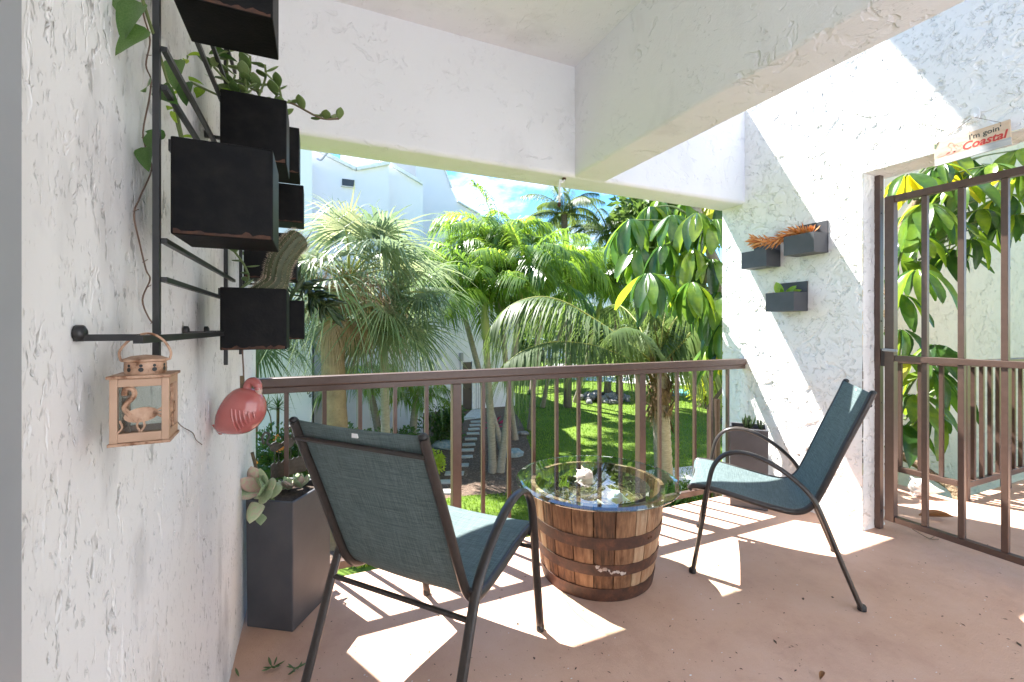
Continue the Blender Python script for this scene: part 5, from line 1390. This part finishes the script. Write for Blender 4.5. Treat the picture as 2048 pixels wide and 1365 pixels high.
def put_fronds(parent, top, meshes, spec, scale=1.0, name='frond', seed=0, wild=1.0):
    r_ = random.Random(seed); a = r_.uniform(0, 6.28)
    for idx, cnt_ in spec:
        for k in range(cnt_):
            a += 2.399 + r_.uniform(-.25, .25)
            s = scale * r_.uniform(0.88, 1.1)
            piece(name, meshes[idx], parent, Matrix.Translation(V(top) + V((0, 0, r_.uniform(-.08, .08) * scale))) @ Matrix.Rotation(a, 4, 'Z') @ Matrix.Rotation(r_.uniform(-.12, .12) * wild, 4, 'X') @ Matrix.Rotation(r_.uniform(-.15, .15) * wild, 4, 'Y') @ Matrix.Scale(s, 4))
def tangle(top, n, R0, R1, zlo, zhi, l_, mat, parent, w=0.006, name='fibre_skirt', seed=3):
    r_ = random.Random(seed); mb = MB()
    for k in range(n):
        a = r_.uniform(0, 6.28); rad = r_.uniform(R0, R1); p = V(top) + V((math.cos(a) * rad, math.sin(a) * rad, r_.uniform(zlo, zhi)))
        d = V((math.cos(a) * 0.5 + r_.uniform(-.7, .7), math.sin(a) * 0.5 + r_.uniform(-.7, .7), r_.uniform(-1, 0.15)))
        leaflet(mb, p, d, l_ * r_.uniform(0.4, 1.2), w * r_.uniform(.6, 1.4), 0.5, 3)
    return tag(mb.build(name, mat, parent), kind='stuff')
# fan palm by the railing
fp = thing('fan_palm', 'shaggy fan palm with thick tan trunk close to the railing', 'tree', on_z(672, 1090, G))
t0 = on_z(672, 1090, G); ttop = P(664, 575, 7.35)
trunk('trunk', [t0, t0.lerp(ttop, 0.35) + V((0.02, 0, 0)), t0.lerp(ttop, 0.7), ttop], 0.22, 0.165, M['trunk_tan'], fp)
put_fronds(fp, ttop + V((0.25, 0.1, 0.10)), FAN, ((0, 4), (1, 5), (5, 6), (2, 7), (3, 5), (4, 2)), 1.1, seed=2, wild=2.4)
put_fronds(fp, ttop + V((0.15, 0, -0.15)), FAND, ((0, 4),), 0.6, 'dead_frond', 4)
tangle(ttop + V((0.25, -0.1, 0.1)), 900, 0.15, 0.7, -0.45, 0.2, 0.36, M['frond_dead'], fp)
fp2 = thing('fan_palm', 'shorter fan palm with drooping fronds right of the thick trunk', 'tree', on_z(770, 1000, G))
t0 = on_z(775, 1010, G); ttop = P(765, 610, 8.6)
trunk('trunk', [t0, t0.lerp(ttop, 0.5), ttop], 0.095, 0.08, M['trunk_grey'], fp2, 12, 0.04)
put_fronds(fp2, ttop, FAN, ((1, 3), (5, 4), (2, 5), (3, 6), (4, 5)), 1.02, seed=7, wild=2.4)
put_fronds(fp2, ttop + V((0, 0, -0.1)), FAND, ((0, 3),), 0.7, 'dead_frond', 9)
tangle(ttop, 350, 0.1, 0.5, -0.3, 0.1, 0.35, M['frond_dead'], fp2, seed=8)
fp3 = thing('fan_palm', 'yellowing fan palm at the building wall left of the thick trunk', 'tree', on_z(500, 985, G))
t0 = on_z(500, 985, G); ttop = P(508, 640, 9.6)
trunk('trunk', [t0, ttop], 0.13, 0.11, M['trunk_tan'], fp3); put_fronds(fp3, ttop, FAN, ((5, 5), (2, 7), (3, 7), (4, 5)), 1.0, seed=12)
# bright palm clump
clump = (((986, 945), (968, 610), 11.3, 'slim palm with bright crown nearest the stepping stones', 0.105), ((1000, 945), (1045, 565), 11.9, 'slim palm leaning right from the pale trunk clump', 0.10), ((1006, 900), (908, 560), 13.0, 'slim palm with bright crown toward the white building door', 0.10),
         ((1060, 860), (1090, 545), 14.0, 'bright slim palm behind the arching coconut frond', 0.10), ((1085, 815), (1150, 560), 17.0, 'bright slim palm left of the far coconut palm', 0.10), ((1030, 880), (990, 500), 13.6, 'tallest bright slim palm of the clump', 0.10), ((1150, 805), (1205, 590), 18.5, 'bright slim palm near the umbrella tree leaves', 0.10))
for i, (bpx, tpx, d_, lab, r0) in enumerate(clump):
    t0 = on_z(*bpx, G); top = P(*tpx, d_)
    pt_ = thing('slim_palm', lab, 'tree', t0, 'bright slim palms in the garden')
    trunk('trunk', [t0, t0.lerp(top, 0.4) + V((rs.uniform(-.12, .12), 0, 0)), t0.lerp(top, 0.8)], r0, r0 * 0.75, M['trunk_grey'], pt_, 12, 0.03)
    mb = MB(); a_, b_ = t0.lerp(top, 0.79), top; mb.tube(catmull([a_, a_.lerp(b_, 0.3), a_.lerp(b_, 0.7), b_ + V((0, 0, 0.1))], 4), [r0 * 0.8, r0 * 0.95, r0 * 1.1] + [r0 * 1.05] * 5 + [r0 * 0.8] * 4 + [r0 * 0.45], 12); mb.build('crownshaft', M['crownshaft'], pt_)
    put_fronds(pt_, top + V((0, 0, 0.05)), ADON, ((0, 2), (4, 5), (1, 5), (5, 4), (2, 5), (3, 3)), (1.08, 1.08, 1.08, 1.15, 1.35, 1.15, 1.45)[i], seed=30 + i)
# small young palms in the bed
for i, (bpx, tpx, d_, s, lab) in enumerate((((765, 900), (738, 770), 12.5, 0.75, 'young palm leaning left of the gate post shadow beside the shrubs'), ((822, 905), (832, 792), 12.8, 0.7, 'young palm with arching fronds near the stepping stones'))):
    lab = ('young ringed palm leaning toward the thick fan palm', 'young palm with arching fronds beside the stepping stones')[i]
    t0 = on_z(*bpx, G); top = P(*tpx, d_); pt_ = thing('young_palm', lab, 'tree', t0)
    trunk('trunk', [t0, t0.lerp(top, 0.5), top], 0.13, 0.09, M['trunk_grey'], pt_, 12, 0.05); put_fronds(pt_, top, ADON, ((4, 2), (1, 3), (2, 4), (3, 3)), s, seed=50 + i)
# coconut palm in front of the lawn
t0 = on_z(1330, 1010, G); top = P(1318, 735, 9.0)
cp_ = thing('coconut_palm', 'coconut palm with long arching fronds just beyond the railing', 'tree', t0)
trunk('trunk', [t0, t0.lerp(top, 0.4), t0.lerp(top, 0.75), top], 0.19, 0.15, M['trunk_grey'], cp_, 16, 0.035)
mb = MB(); bs = t0.lerp(top, 0.62)
for k in range(26):
    a = k * 2.4; z = k / 26; p0 = bs.lerp(top + V((0, 0, 0.1)), z) + V((math.cos(a), math.sin(a), 0)) * 0.15; d = V((math.cos(a) * .55, math.sin(a) * .55, 0.9 if k % 3 else -0.9))
    mb.add([p0 + V((-math.sin(a), math.cos(a), 0)) * 0.10, p0 - V((-math.sin(a), math.cos(a), 0)) * 0.10, p0 + d * 0.22 - V((-math.sin(a), math.cos(a), 0)) * 0.05, p0 + d * 0.36, p0 + d * 0.22 + V((-math.sin(a), math.cos(a), 0)) * 0.05], [(0, 1, 2, 3, 4)])
mb.build('leaf_bases', M['fiber'], cp_, smooth=False)
tangle(top + V((0, 0, -0.4)), 350, 0.12, 0.22, -0.5, 0.3, 0.3, M['fiber'], cp_, 0.012, seed=15)
def hero(pix, l0, n=64, w=0.019, dr=1.15, vee=0.0, mats=('frond_coco', 'rachis')):
    pts = [P(px, py, d_) for px, py, d_ in pix]
    mb, mr = pinnate(pts, int(n * 1.55), l0, w, dr, rs, vee, 0.42, 4, 0.10, 0.10)
    me = merge_mesh('frond', mb, mr, M[mats[0]], M[mats[1]]); c_ = worg(cp_)
    o_ = bpy.data.objects.new('frond', me); COL.objects.link(o_); o_.parent = cp_; o_.location = -c_
    return o_
hero([(1312, 735, 9.0), (1262, 720, 8.8), (1190, 692, 8.4), (1110, 684, 8.0), (1050, 700, 7.7), (1010, 728, 7.5)], 0.85, 74)
hero([(1312, 730, 9.0), (1255, 685, 8.8), (1190, 640, 8.6), (1130, 605, 8.5), (1075, 594, 8.4), (1020, 612, 8.3), (985, 650, 8.2)], 1.0, 78)
hero([(1322, 730, 9.0), (1360, 690, 8.9), (1405, 640, 8.7), (1440, 612, 8.5), (1500, 610, 8.3)], 0.95, 70)
hero([(1318, 728, 9.0), (1316, 690, 9.1), (1308, 650, 9.2), (1300, 610, 9.2), (1292, 590, 9.0)], 0.75, 60, vee=0.3)
hero([(1318, 728, 9.0), (1330, 680, 9.2), (1350, 640, 9.6), (1385, 610, 10.2), (1420, 620, 10.8)], 0.85, 60)
hero([(1318, 728, 9.0), (1296, 690, 9.4), (1270, 640, 10.0), (1235, 610, 10.8), (1200, 620, 11.4)], 0.85, 60)
hero([(1322, 735, 9.0), (1365, 720, 8.8), (1410, 718, 8.5), (1460, 745, 8.2)], 0.8, 56)
hero([(1316, 730, 9.0), (1322, 690, 9.0), (1326, 650, 9.1), (1335, 615, 9.3), (1352, 592, 9.5)], 0.75, 58, vee=0.3)
hero([(1314, 732, 9.0), (1300, 700, 8.7), (1280, 668, 8.3), (1252, 655, 7.9), (1222, 668, 7.6)], 0.55, 50, vee=0.1)
hero([(1316, 735, 9.1), (1300, 700, 9.8), (1285, 680, 10.6), (1262, 690, 11.4)], 0.7, 50)
# far coconut palms
for i, (bpx, tpx, d_, s, lab) in enumerate((((1135, 815), (1128, 430), 19.5, 1.0, 'tall far coconut palm rising into the sky gap'), ((1452, 850), (1446, 735), 20.0, 0.45, 'short stout palm by the pool seen beside the rough wall'), ((1240, 800), (1215, 470), 21.0, 1.0, 'far coconut palm behind the umbrella tree leaves'), ((1062, 790), (1075, 640), 27.0, 0.9, 'far low palm behind the pale trunk clump'))):
    t0 = on_z(*bpx, G); top = P(*tpx, d_); pt_ = thing('coconut_palm', lab, 'tree', t0)
    trunk('trunk', [t0, t0.lerp(top, 0.5) + V((0.15, 0, 0)), top], 0.17, 0.13, M['trunk_dark'], pt_, 12, 0.03)
    put_fronds(pt_, top, COCO, ((0, 3), (1, 6), (2, 6), (3, 3)), 0.62 * s, seed=90 + i)

# ------------------------------------------------------------------ shrubs and bed plants
M['shrub'] = leafmat('shrub_leaf', [(0.03, 0.07, 0.014), (0.055, 0.115, 0.02), (0.10, 0.17, 0.03)], 0.3, 0.35, 2.5, amount=0.3)
M['shrub_lime'] = leafmat('lime_leaf', [(0.22, 0.30, 0.03), (0.36, 0.42, 0.05), (0.45, 0.45, 0.05)], 0.4, 0.5, 3, amount=0.3)
M['shrub_far'] = leafmat('hedge_leaf', [(0.045, 0.085, 0.02), (0.075, 0.13, 0.028), (0.12, 0.18, 0.04)], 0.3, 0.5, 0.8, amount=0.3)
M['flower_orange'] = simple('orange_petal', (0.75, 0.20, 0.03), (0.80, 0.30, 0.05), 0.5, 20)
M['ti_red'] = leafmat('red_ti_leaf', [(0.30, 0.02, 0.05), (0.45, 0.03, 0.08), (0.20, 0.03, 0.05)], 0.35, 0.4, 4)
def bush(name, label, c, rad, n, ls, mat, cat='shrub', flowers=0, group=None, seed=1, kind=None):
    r_ = random.Random(seed); root = thing(name, label, cat, V((c[0], c[1], G)), group); mb = MB(); c = V(c)
    lobes = [(c + V((r_.uniform(-.55, .55) * rad[0], r_.uniform(-.55, .55) * rad[1], r_.uniform(-.3, .45) * rad[2])), r_.uniform(0.4, 0.62)) for _ in range(7)]
    for k in range(n):
        lc, lr = r_.choice(lobes); th = r_.uniform(0, 6.28); u = r_.uniform(-1, 1); q = math.sqrt(1 - u * u); rr_ = r_.random() ** 0.35
        dirn = V((q * math.cos(th), q * math.sin(th), u)); p = lc + V((dirn.x * rad[0], dirn.y * rad[1], dirn.z * rad[2])) * lr * rr_
        if p.z < G + 0.02: continue
        d = (dirn + V((r_.uniform(-.8, .8), r_.uniform(-.8, .8), r_.uniform(-.6, .9)))).normalized(); l_ = ls * r_.uniform(0.6, 1.3); x = d.cross(V((r_.uniform(-1, 1), r_.uniform(-1, 1), r_.uniform(0, 1)))).normalized() * l_ * 0.27
        mb.add([p, p + d * l_ * 0.45 - x, p + d * l_ - ZU * l_ * 0.15, p + d * l_ * 0.45 + x], [(0, 1, 2, 3)])
    mb.build('foliage', mat, root)
    ms_ = MB()
    for lc, lr in lobes[:5]: ms_.tube([V((c.x, c.y, G)) + V((r_.uniform(-.1, .1), r_.uniform(-.1, .1), 0)), (lc + V((c.x, c.y, G))) / 2, lc], [0.025, 0.018, 0.01], 6)
    ms_.build('stems', M['stem'], root)
    for k in range(flowers):
        lc, lr = r_.choice(lobes); th = r_.uniform(3.3, 6.0); p = lc + V((math.cos(th) * rad[0], math.sin(th) * rad[1], r_.uniform(-.2, .8) * rad[2])) * lr
        mf = MB()
        for q in range(5):
            a = q * 1.2566; ex_ = V((math.cos(a), -0.35, math.sin(a))); w_ = V((-math.sin(a), 0, math.cos(a)))
            mf.add([p, p + ex_ * 0.05 + w_ * 0.028, p + ex_ * 0.075, p + ex_ * 0.05 - w_ * 0.028], [(0, 1, 2, 3)])
        mf.build('flower', M['flower_orange'], root)
    return root
def gp_(px, py): return on_z(px, py, G)
def bpos(px, py, d_): return P(px, py, d_)
b1 = bpos(560, 862, 8.6); bush('hibiscus_bush', 'hibiscus shrub with orange flowers behind the flamingo stake', (b1.x, b1.y, G + (b1.z - G) * 0.62), (0.85, 0.6, 0.9), 3600, 0.10, M['shrub'], flowers=9, seed=2)
b1 = bpos(705, 850, 10.5); bush('green_shrub', 'broad green shrub behind the thick fan palm trunk', (b1.x, b1.y, G + 0.7), (0.9, 0.6, 0.75), 2400, 0.12, M['shrub'], seed=3)
b1 = bpos(795, 860, 11.5); bush('green_shrub', 'dark green shrub between the two young palms', (b1.x, b1.y, G + 0.55), (0.75, 0.6, 0.6), 1800, 0.11, M['shrub'], seed=4)
b1 = bpos(885, 850, 14.0); bush('green_shrub', 'rounded dark shrub at the head of the stepping stones', (b1.x, b1.y, G + 0.6), (0.8, 0.7, 0.8), 2200, 0.11, M['shrub'], seed=5)
b1 = bpos(858, 915, 10.8); bush('green_shrub', 'low ferny shrub beside the blue grey stones', (b1.x, b1.y, G + 0.3), (0.45, 0.5, 0.4), 1400, 0.09, M['shrub_lime'], seed=6)
for i, (px, py, s, lab) in enumerate(((598, 935, 0.45, 'lime groundcover clump behind the hibiscus and flamingo stake'), (640, 965, 0.40, 'lime groundcover clump at the thick trunk foot'), (745, 1120, 0.30, 'lime groundcover clump under the balcony edge'))):
    q = gp_(px, py); bush('groundcover', lab, (q.x, q.y, G + 0.15), (s, s, 0.25), 700, 0.10, M['shrub_lime'], 'groundcover', seed=10 + i)
q = P(1385, 955, 8.6); bush('green_shrub', 'loose green shrub beside the walkway beyond the railing', (q.x, q.y, G + 0.35), (0.6, 0.5, 0.45), 1500, 0.09, M['shrub'], seed=14)
q = gp_(1400, 815); bush('green_shrub', 'pale green shrub by the pool', (q.x, q.y, G + 0.9), (1.3, 1.0, 1.2), 1800, 0.22, M['shrub_lime'], seed=15)
# spiky yucca above the hibiscus
yu = thing('yucca_plant', 'spiky yucca rising above the hibiscus shrub', 'plant', gp_(555, 940)); q = P(556, 818, 9.2); LFY = leaf_mesh('leaf', M['shrub'], 1.0, 0.10, 0.2, 0.2, 5, 'x')
mb = MB(); mb.tube([gp_(555, 940), q], 0.03, 7); mb.build('stem', M['stem'], yu)
rosette(yu, LFY, q, 28, 0.42, -10, 85, 71)
q2 = P(533, 815, 9.0); rosette(yu, LFY, q2, 16, 0.36, -20, 80, 72); mb = MB(); mb.tube(catmull([gp_(545, 940), P(543, 850, 9.0), q2], 4), 0.012, 6); mb.build('stem', M['stem'], yu)
# red cordyline
ti = thing('red_cordyline', 'red leaved cordyline among the pale palm trunks', 'plant', gp_(994, 885)); LFR = leaf_mesh('leaf', M['ti_red'], 1.0, 0.22, 0.2, 0.35, 5, 'ell')
q = P(992, 855, 13.4); mb = MB(); mb.tube([gp_(994, 885), q], 0.025, 7); mb.build('stem', M['stem'], ti); rosette(ti, LFR, q, 16, 0.5, 5, 80, 73)
# stones
def rock(name, label, c, s, mat, seed, parent=None, group=None, cat='stone'):
    mb = MB(); mb.ball((0, 0, 0), 1.0, 9, 6)
    mb.v = [tuple(V(c) + V((p[0] * s[0], p[1] * s[1], p[2] * s[2])) * (1 + 0.28 * mnoise.noise(V(p) * 1.3 + V((seed * 7.1, 0, 0))))) for p in mb.v]
    o_ = mb.build(name, mat, parent, smooth=False)
    if parent is None: tag(o_, label, cat, group)
    return o_
for i, (px, py, s, lab) in enumerate(((890, 897, 0.30, 'large blue grey stone left of the stepping stones'), (1026, 912, 0.24, 'blue grey stone at the foot of the pale trunks'), (875, 925, 0.10, 'small stone by the green globe'), (1045, 870, 0.16, 'stone at the lawn edge behind the pale trunks'), (905, 865, 0.16, 'pale stone beside the path near the door'))):
    q = gp_(px, py); rock('stone', lab, q + V((0, 0, s * 0.3)), (s * 1.4, s, s * 0.55), M['blue_rock'] if i < 2 else M['rock'], i)
M['greenglass'] = simple('green_glass_globe', (0.02, 0.28, 0.14), None, 0.06)
q = gp_(866, 937); mb = MB(); mb.ball(q + V((0, 0, 0.08)), 0.08, 14, 10); mb.tube([q, q + V((0, 0, 0.02))], 0.05, 10); tag(mb.build('garden_globe', M['greenglass']), 'small shiny green globe on the bark bed', 'globe')
rg = thing('rock_ring', 'ring of dark rocks around a stump on the lawn', 'rock ring', gp_(1205, 805))
c_ = gp_(1205, 800)
for k in range(34):
    a = k * 2.399; rr_ = 0.35 + 1.0 * (k % 17) / 17; s = rnd(0.13, 0.26)
    rock('rock', None, c_ + V((math.cos(a) * rr_ * 1.25, math.sin(a) * rr_, 0.08 + 0.28 * max(0, 1 - rr_))), (s, s, s * 0.8), M['rock'], 30 + k, rg)
mb = MB(); mb.tube([c_ + V((0.3, 0, 0)), c_ + V((0.32, 0, 0.9))], [0.22, 0.17], 10); mb.build('stump', M['trunk_dark'], rg)
for i, (px, py, d_, rx, lab) in enumerate(((1310, 440, 20, 2.6, 'tall leafy tree behind the left umbrella tree whorls'), (1410, 430, 20, 2.8, 'tall leafy tree behind the right umbrella tree whorls'), (1240, 668, 25, 2.0, 'dense green tree behind the left coconut fronds'), (1350, 672, 24, 2.0, 'dense green tree behind the coconut palm heart'), (1430, 665, 25, 2.2, 'dense green tree showing past the rough wall end'), (1160, 672, 24, 1.8, 'dense green tree behind the arching frond tips'), (1000, 690, 30, 3.0, 'far hedge mass behind the slim palm trunks'), (1180, 690, 36, 3.5, 'far shrub mass left of the coconut palm crown'), (1300, 690, 34, 3.2, 'far shrub mass behind the coconut palm crown'), (1420, 690, 36, 4.0, 'far shrub mass beyond the pool'), (1090, 640, 33, 3.2, 'tall far tree behind the bright palm clump'), (1380, 580, 40, 5.0, 'tall far tree behind the umbrella tree leaves'))):
    q = P(px, py, d_); bush('far_tree', lab, (q.x, q.y, max(q.z, G + 1.5)), (rx, 2.0, rx * 0.8), 2200, 0.42, M['shrub_far'], 'tree', seed=60 + i, group='far trees beyond the lawn')
# pool furniture
M['blue_cloth'] = simple('blue_cloth', (0.03, 0.06, 0.28), None, 0.7)
q = on_z(1405, 762, G); pu = thing('pool_umbrella', 'closed blue umbrella by the pool', 'umbrella', q)
mb = MB(); mb.tube([q, q + V((0, 0, 2.4))], 0.03, 8); mb.build('pole', M['trim_white'], pu); mb = MB(); mb.lathe([(0.18, 1.1), (0.26, 1.25), (0.16, 1.9), (0.03, 2.45)], q, 12); mb.build('folded_canopy', M['blue_cloth'], pu)
for i, px in enumerate((1345, 1375, 1432)):
    q = on_z(px, 765, G); lo_ = thing('pool_lounger', ('white lounger on the pool patio nearest the coconut trunk', 'white lounger between two others on the pool patio', 'white lounger beside the stout pool palm')[i], 'lounger', q, 'white loungers by the pool')
    mb = MB(); mb.box(q.x - .3, q.y - .9, q.z + .3, q.x + .3, q.y + .4, q.z + .36); mb.build('seat', M['trim_white'], lo_)
    mb = MB(); mb.bar(q + V((0, .42, .33)), q + V((0, .95, .85)), .6, .06); mb.build('backrest', M['trim_white'], lo_)
    for sx in (-.27, .27):
        for sy in (-.8, .35): mb = MB(); mb.box(q.x + sx - .02, q.y + sy - .02, q.z, q.x + sx + .02, q.y + sy + .02, q.z + .30); mb.build('leg', M['trim_white'], lo_)
# stair railing outside the rough wall
s0 = P(1417, 815, 6.2); s1 = P(1470, 748, 6.0); st = thing('stair_railing', 'brown stair handrail with posts outside the rough wall', 'railing', (s0.x, s0.y, G))
mb = MB(); mb.bar(s0, s1, 0.05, 0.05); mb.build('handrail', M['brown'], st)
for t, w in ((0.03, 0.045), (0.30, 0.07), (0.62, 0.03), (0.92, 0.045)):
    q = s0.lerp(s1, t); mb = MB(); mb.box(q.x - w / 2, q.y - w / 2, G, q.x + w / 2, q.y + w / 2, q.z - 0.02); mb.build('post', M['brown'], st)

# ------------------------------------------------------------------ umbrella tree
M['umb'] = leafmat('umbrella_leaf', [(0.026, 0.066, 0.018), (0.050, 0.115, 0.022), (0.105, 0.19, 0.026), (0.23, 0.32, 0.03)], 0.42, 0.25, 3.0, amount=0.85, spec=0.6)
M['umb_yellow'] = leafmat('yellowing_umbrella_leaf', [(0.35, 0.36, 0.03), (0.50, 0.42, 0.03)], 0.45, 0.3, 3.0)
UL = [leaf_mesh('leaf', M['umb'], 1.0, w_, 0.10 + 0.05 * k, d_, 7, sh, 0.01) for k, (w_, d_, sh) in enumerate(((0.32, 0.30, 'obo'), (0.36, 0.50, 'ell'), (0.31, 0.70, 'obo')))]
ULY = leaf_mesh('leaf', M['umb_yellow'], 1.0, 0.5, 0.15, 0.3, 7, 'ell')
ut = thing('umbrella_tree', 'umbrella tree with drooping glossy leaf whorls beside the rough wall end', 'tree', (4.1, 3.3, G))
base = V((4.1, 3.3, G)); fork = V((4.0, 3.4, 1.4))
mb = MB(); mb.tube(catmull([base, V((4.05, 3.35, -0.5)), fork, V((3.75, 3.5, 2.4)), V((3.5, 3.6, 3.2))], 6), [0.09] * 8 + [0.07] * 8 + [0.05] * 9, 10); mb.build('trunk', M['trunk_grey'], ut)
def whorl(par, hub, src, n, L_, seed, tiltd=-0.35, ym=0, spread=1.0):
    r_ = random.Random(seed); hub = V(hub); src = V(src)
    mb = MB(); mid = (hub + src) / 2 + V((0, 0, 0.08)); mb.tube(catmull([src, mid, hub], 5), [0.012] * 6 + [0.007] * 5, 6); mb.build('petiole', M['stem_green'], par)
    for k in range(n):
        a = 2 * math.pi * k / n + r_.uniform(-.15, .15); d = V((math.cos(a) * spread, math.sin(a) * spread, tiltd + r_.uniform(-.25, .15)))
        me = ULY if k < ym or r_.random() < 0.03 else r_.choice(UL)
        d.normalize(); st_ = hub + V((math.cos(a), math.sin(a), 0)) * 0.035
        piece('leaf', me, par, frame(st_, d, ZU, L_ * r_.uniform(0.62, 1.14), r_.uniform(-.35, .35)))
hubs = ((1262, 440, 4.7, 9), (1300, 415, 4.9, 9), (1345, 432, 4.5, 10), (1395, 428, 4.3, 10), (1432, 440, 4.3, 9), (1275, 495, 4.6, 10), (1330, 490, 4.4, 10), (1385, 500, 4.3, 9), (1298, 548, 4.1, 11), (1384, 566, 4.0, 11), (1425, 520, 4.2, 9), (1440, 585, 4.1, 9), (1445, 650, 4.3, 8), (1420, 600, 4.7, 9), (1452, 700, 4.4, 8), (1425, 690, 5.0, 8), (1340, 560, 4.9, 8), (1240, 465, 5.1, 8), (1320, 400, 5.0, 8), (1380, 395, 4.9, 8), (1425, 400, 4.8, 8))
for i, (px, py, d_, n_) in enumerate(hubs):
    h_ = P(px, py, d_); src = fork.lerp(V((3.5, 3.6, 3.2)), max(0, min(1, (h_.z - 1.6) / 1.8)))
    whorl(ut, h_, src, n_ + 1, 0.39, 200 + i, -0.75 if i not in (8,) else -0.6, spread=0.85)
# second one past the gate
ut2 = thing('umbrella_tree', 'umbrella tree with large leaves leaning over the corridor railing', 'tree', (4.85, 2.12, G))
mb = MB(); mb.tube(catmull([(4.85, 2.12, G), (4.78, 2.06, -0.6), P(1916, 1000, 3.72), P(1850, 940, 3.95), P(1790, 890, 4.1), P(1780, 760, 4.2), P(1775, 600, 4.3), P(1800, 460, 4.4), P(1850, 380, 4.4)], 5), 0.035, 9); mb.build('trunk', M['trunk_tan'], ut2)
hubs2 = ((1900, 310, 4.5, 9, 0), (1955, 330, 4.6, 9, 0), (2015, 390, 4.5, 9, 0), (1875, 385, 4.6, 9, 0), (2040, 300, 4.4, 9, 0), (1820, 430, 4.5, 9, 0), (1990, 450, 4.8, 8, 0), (1800, 590, 4.1, 8, 0), (1835, 540, 3.9, 9, 0), (1850, 410, 3.9, 9, 0), (1870, 690, 4.3, 8, 0), (1800, 660, 4.0, 8, 0), (1870, 830, 4.1, 8, 0), (1940, 480, 4.2, 8, 0), (1815, 350, 4.0, 8, 3), (1880, 330, 4.3, 9, 0), (1925, 365, 4.1, 9, 0), (1985, 330, 4.2, 9, 0), (2035, 345, 4.0, 8, 0), (1960, 420, 4.4, 9, 0), (1900, 440, 4.3, 9, 0), (1830, 470, 4.2, 9, 0), (1800, 520, 4.5, 8, 0), (1890, 500, 4.5, 8, 0), (1815, 710, 4.2, 8, 0), (1860, 740, 4.2, 9, 0), (1830, 790, 4.1, 9, 0), (1890, 770, 4.4, 9, 0), (1805, 850, 4.2, 8, 0), (2030, 430, 4.4, 8, 0))
for i, (px, py, d_, n_, ym) in enumerate(hubs2):
    h_ = P(px, py, d_)
    src = P(1782 + max(0, (px - 1800) * 0.3), min(880, py + 70), 4.3)
    whorl(ut2, h_, src, n_, 0.36, 300 + i, -0.5, ym)
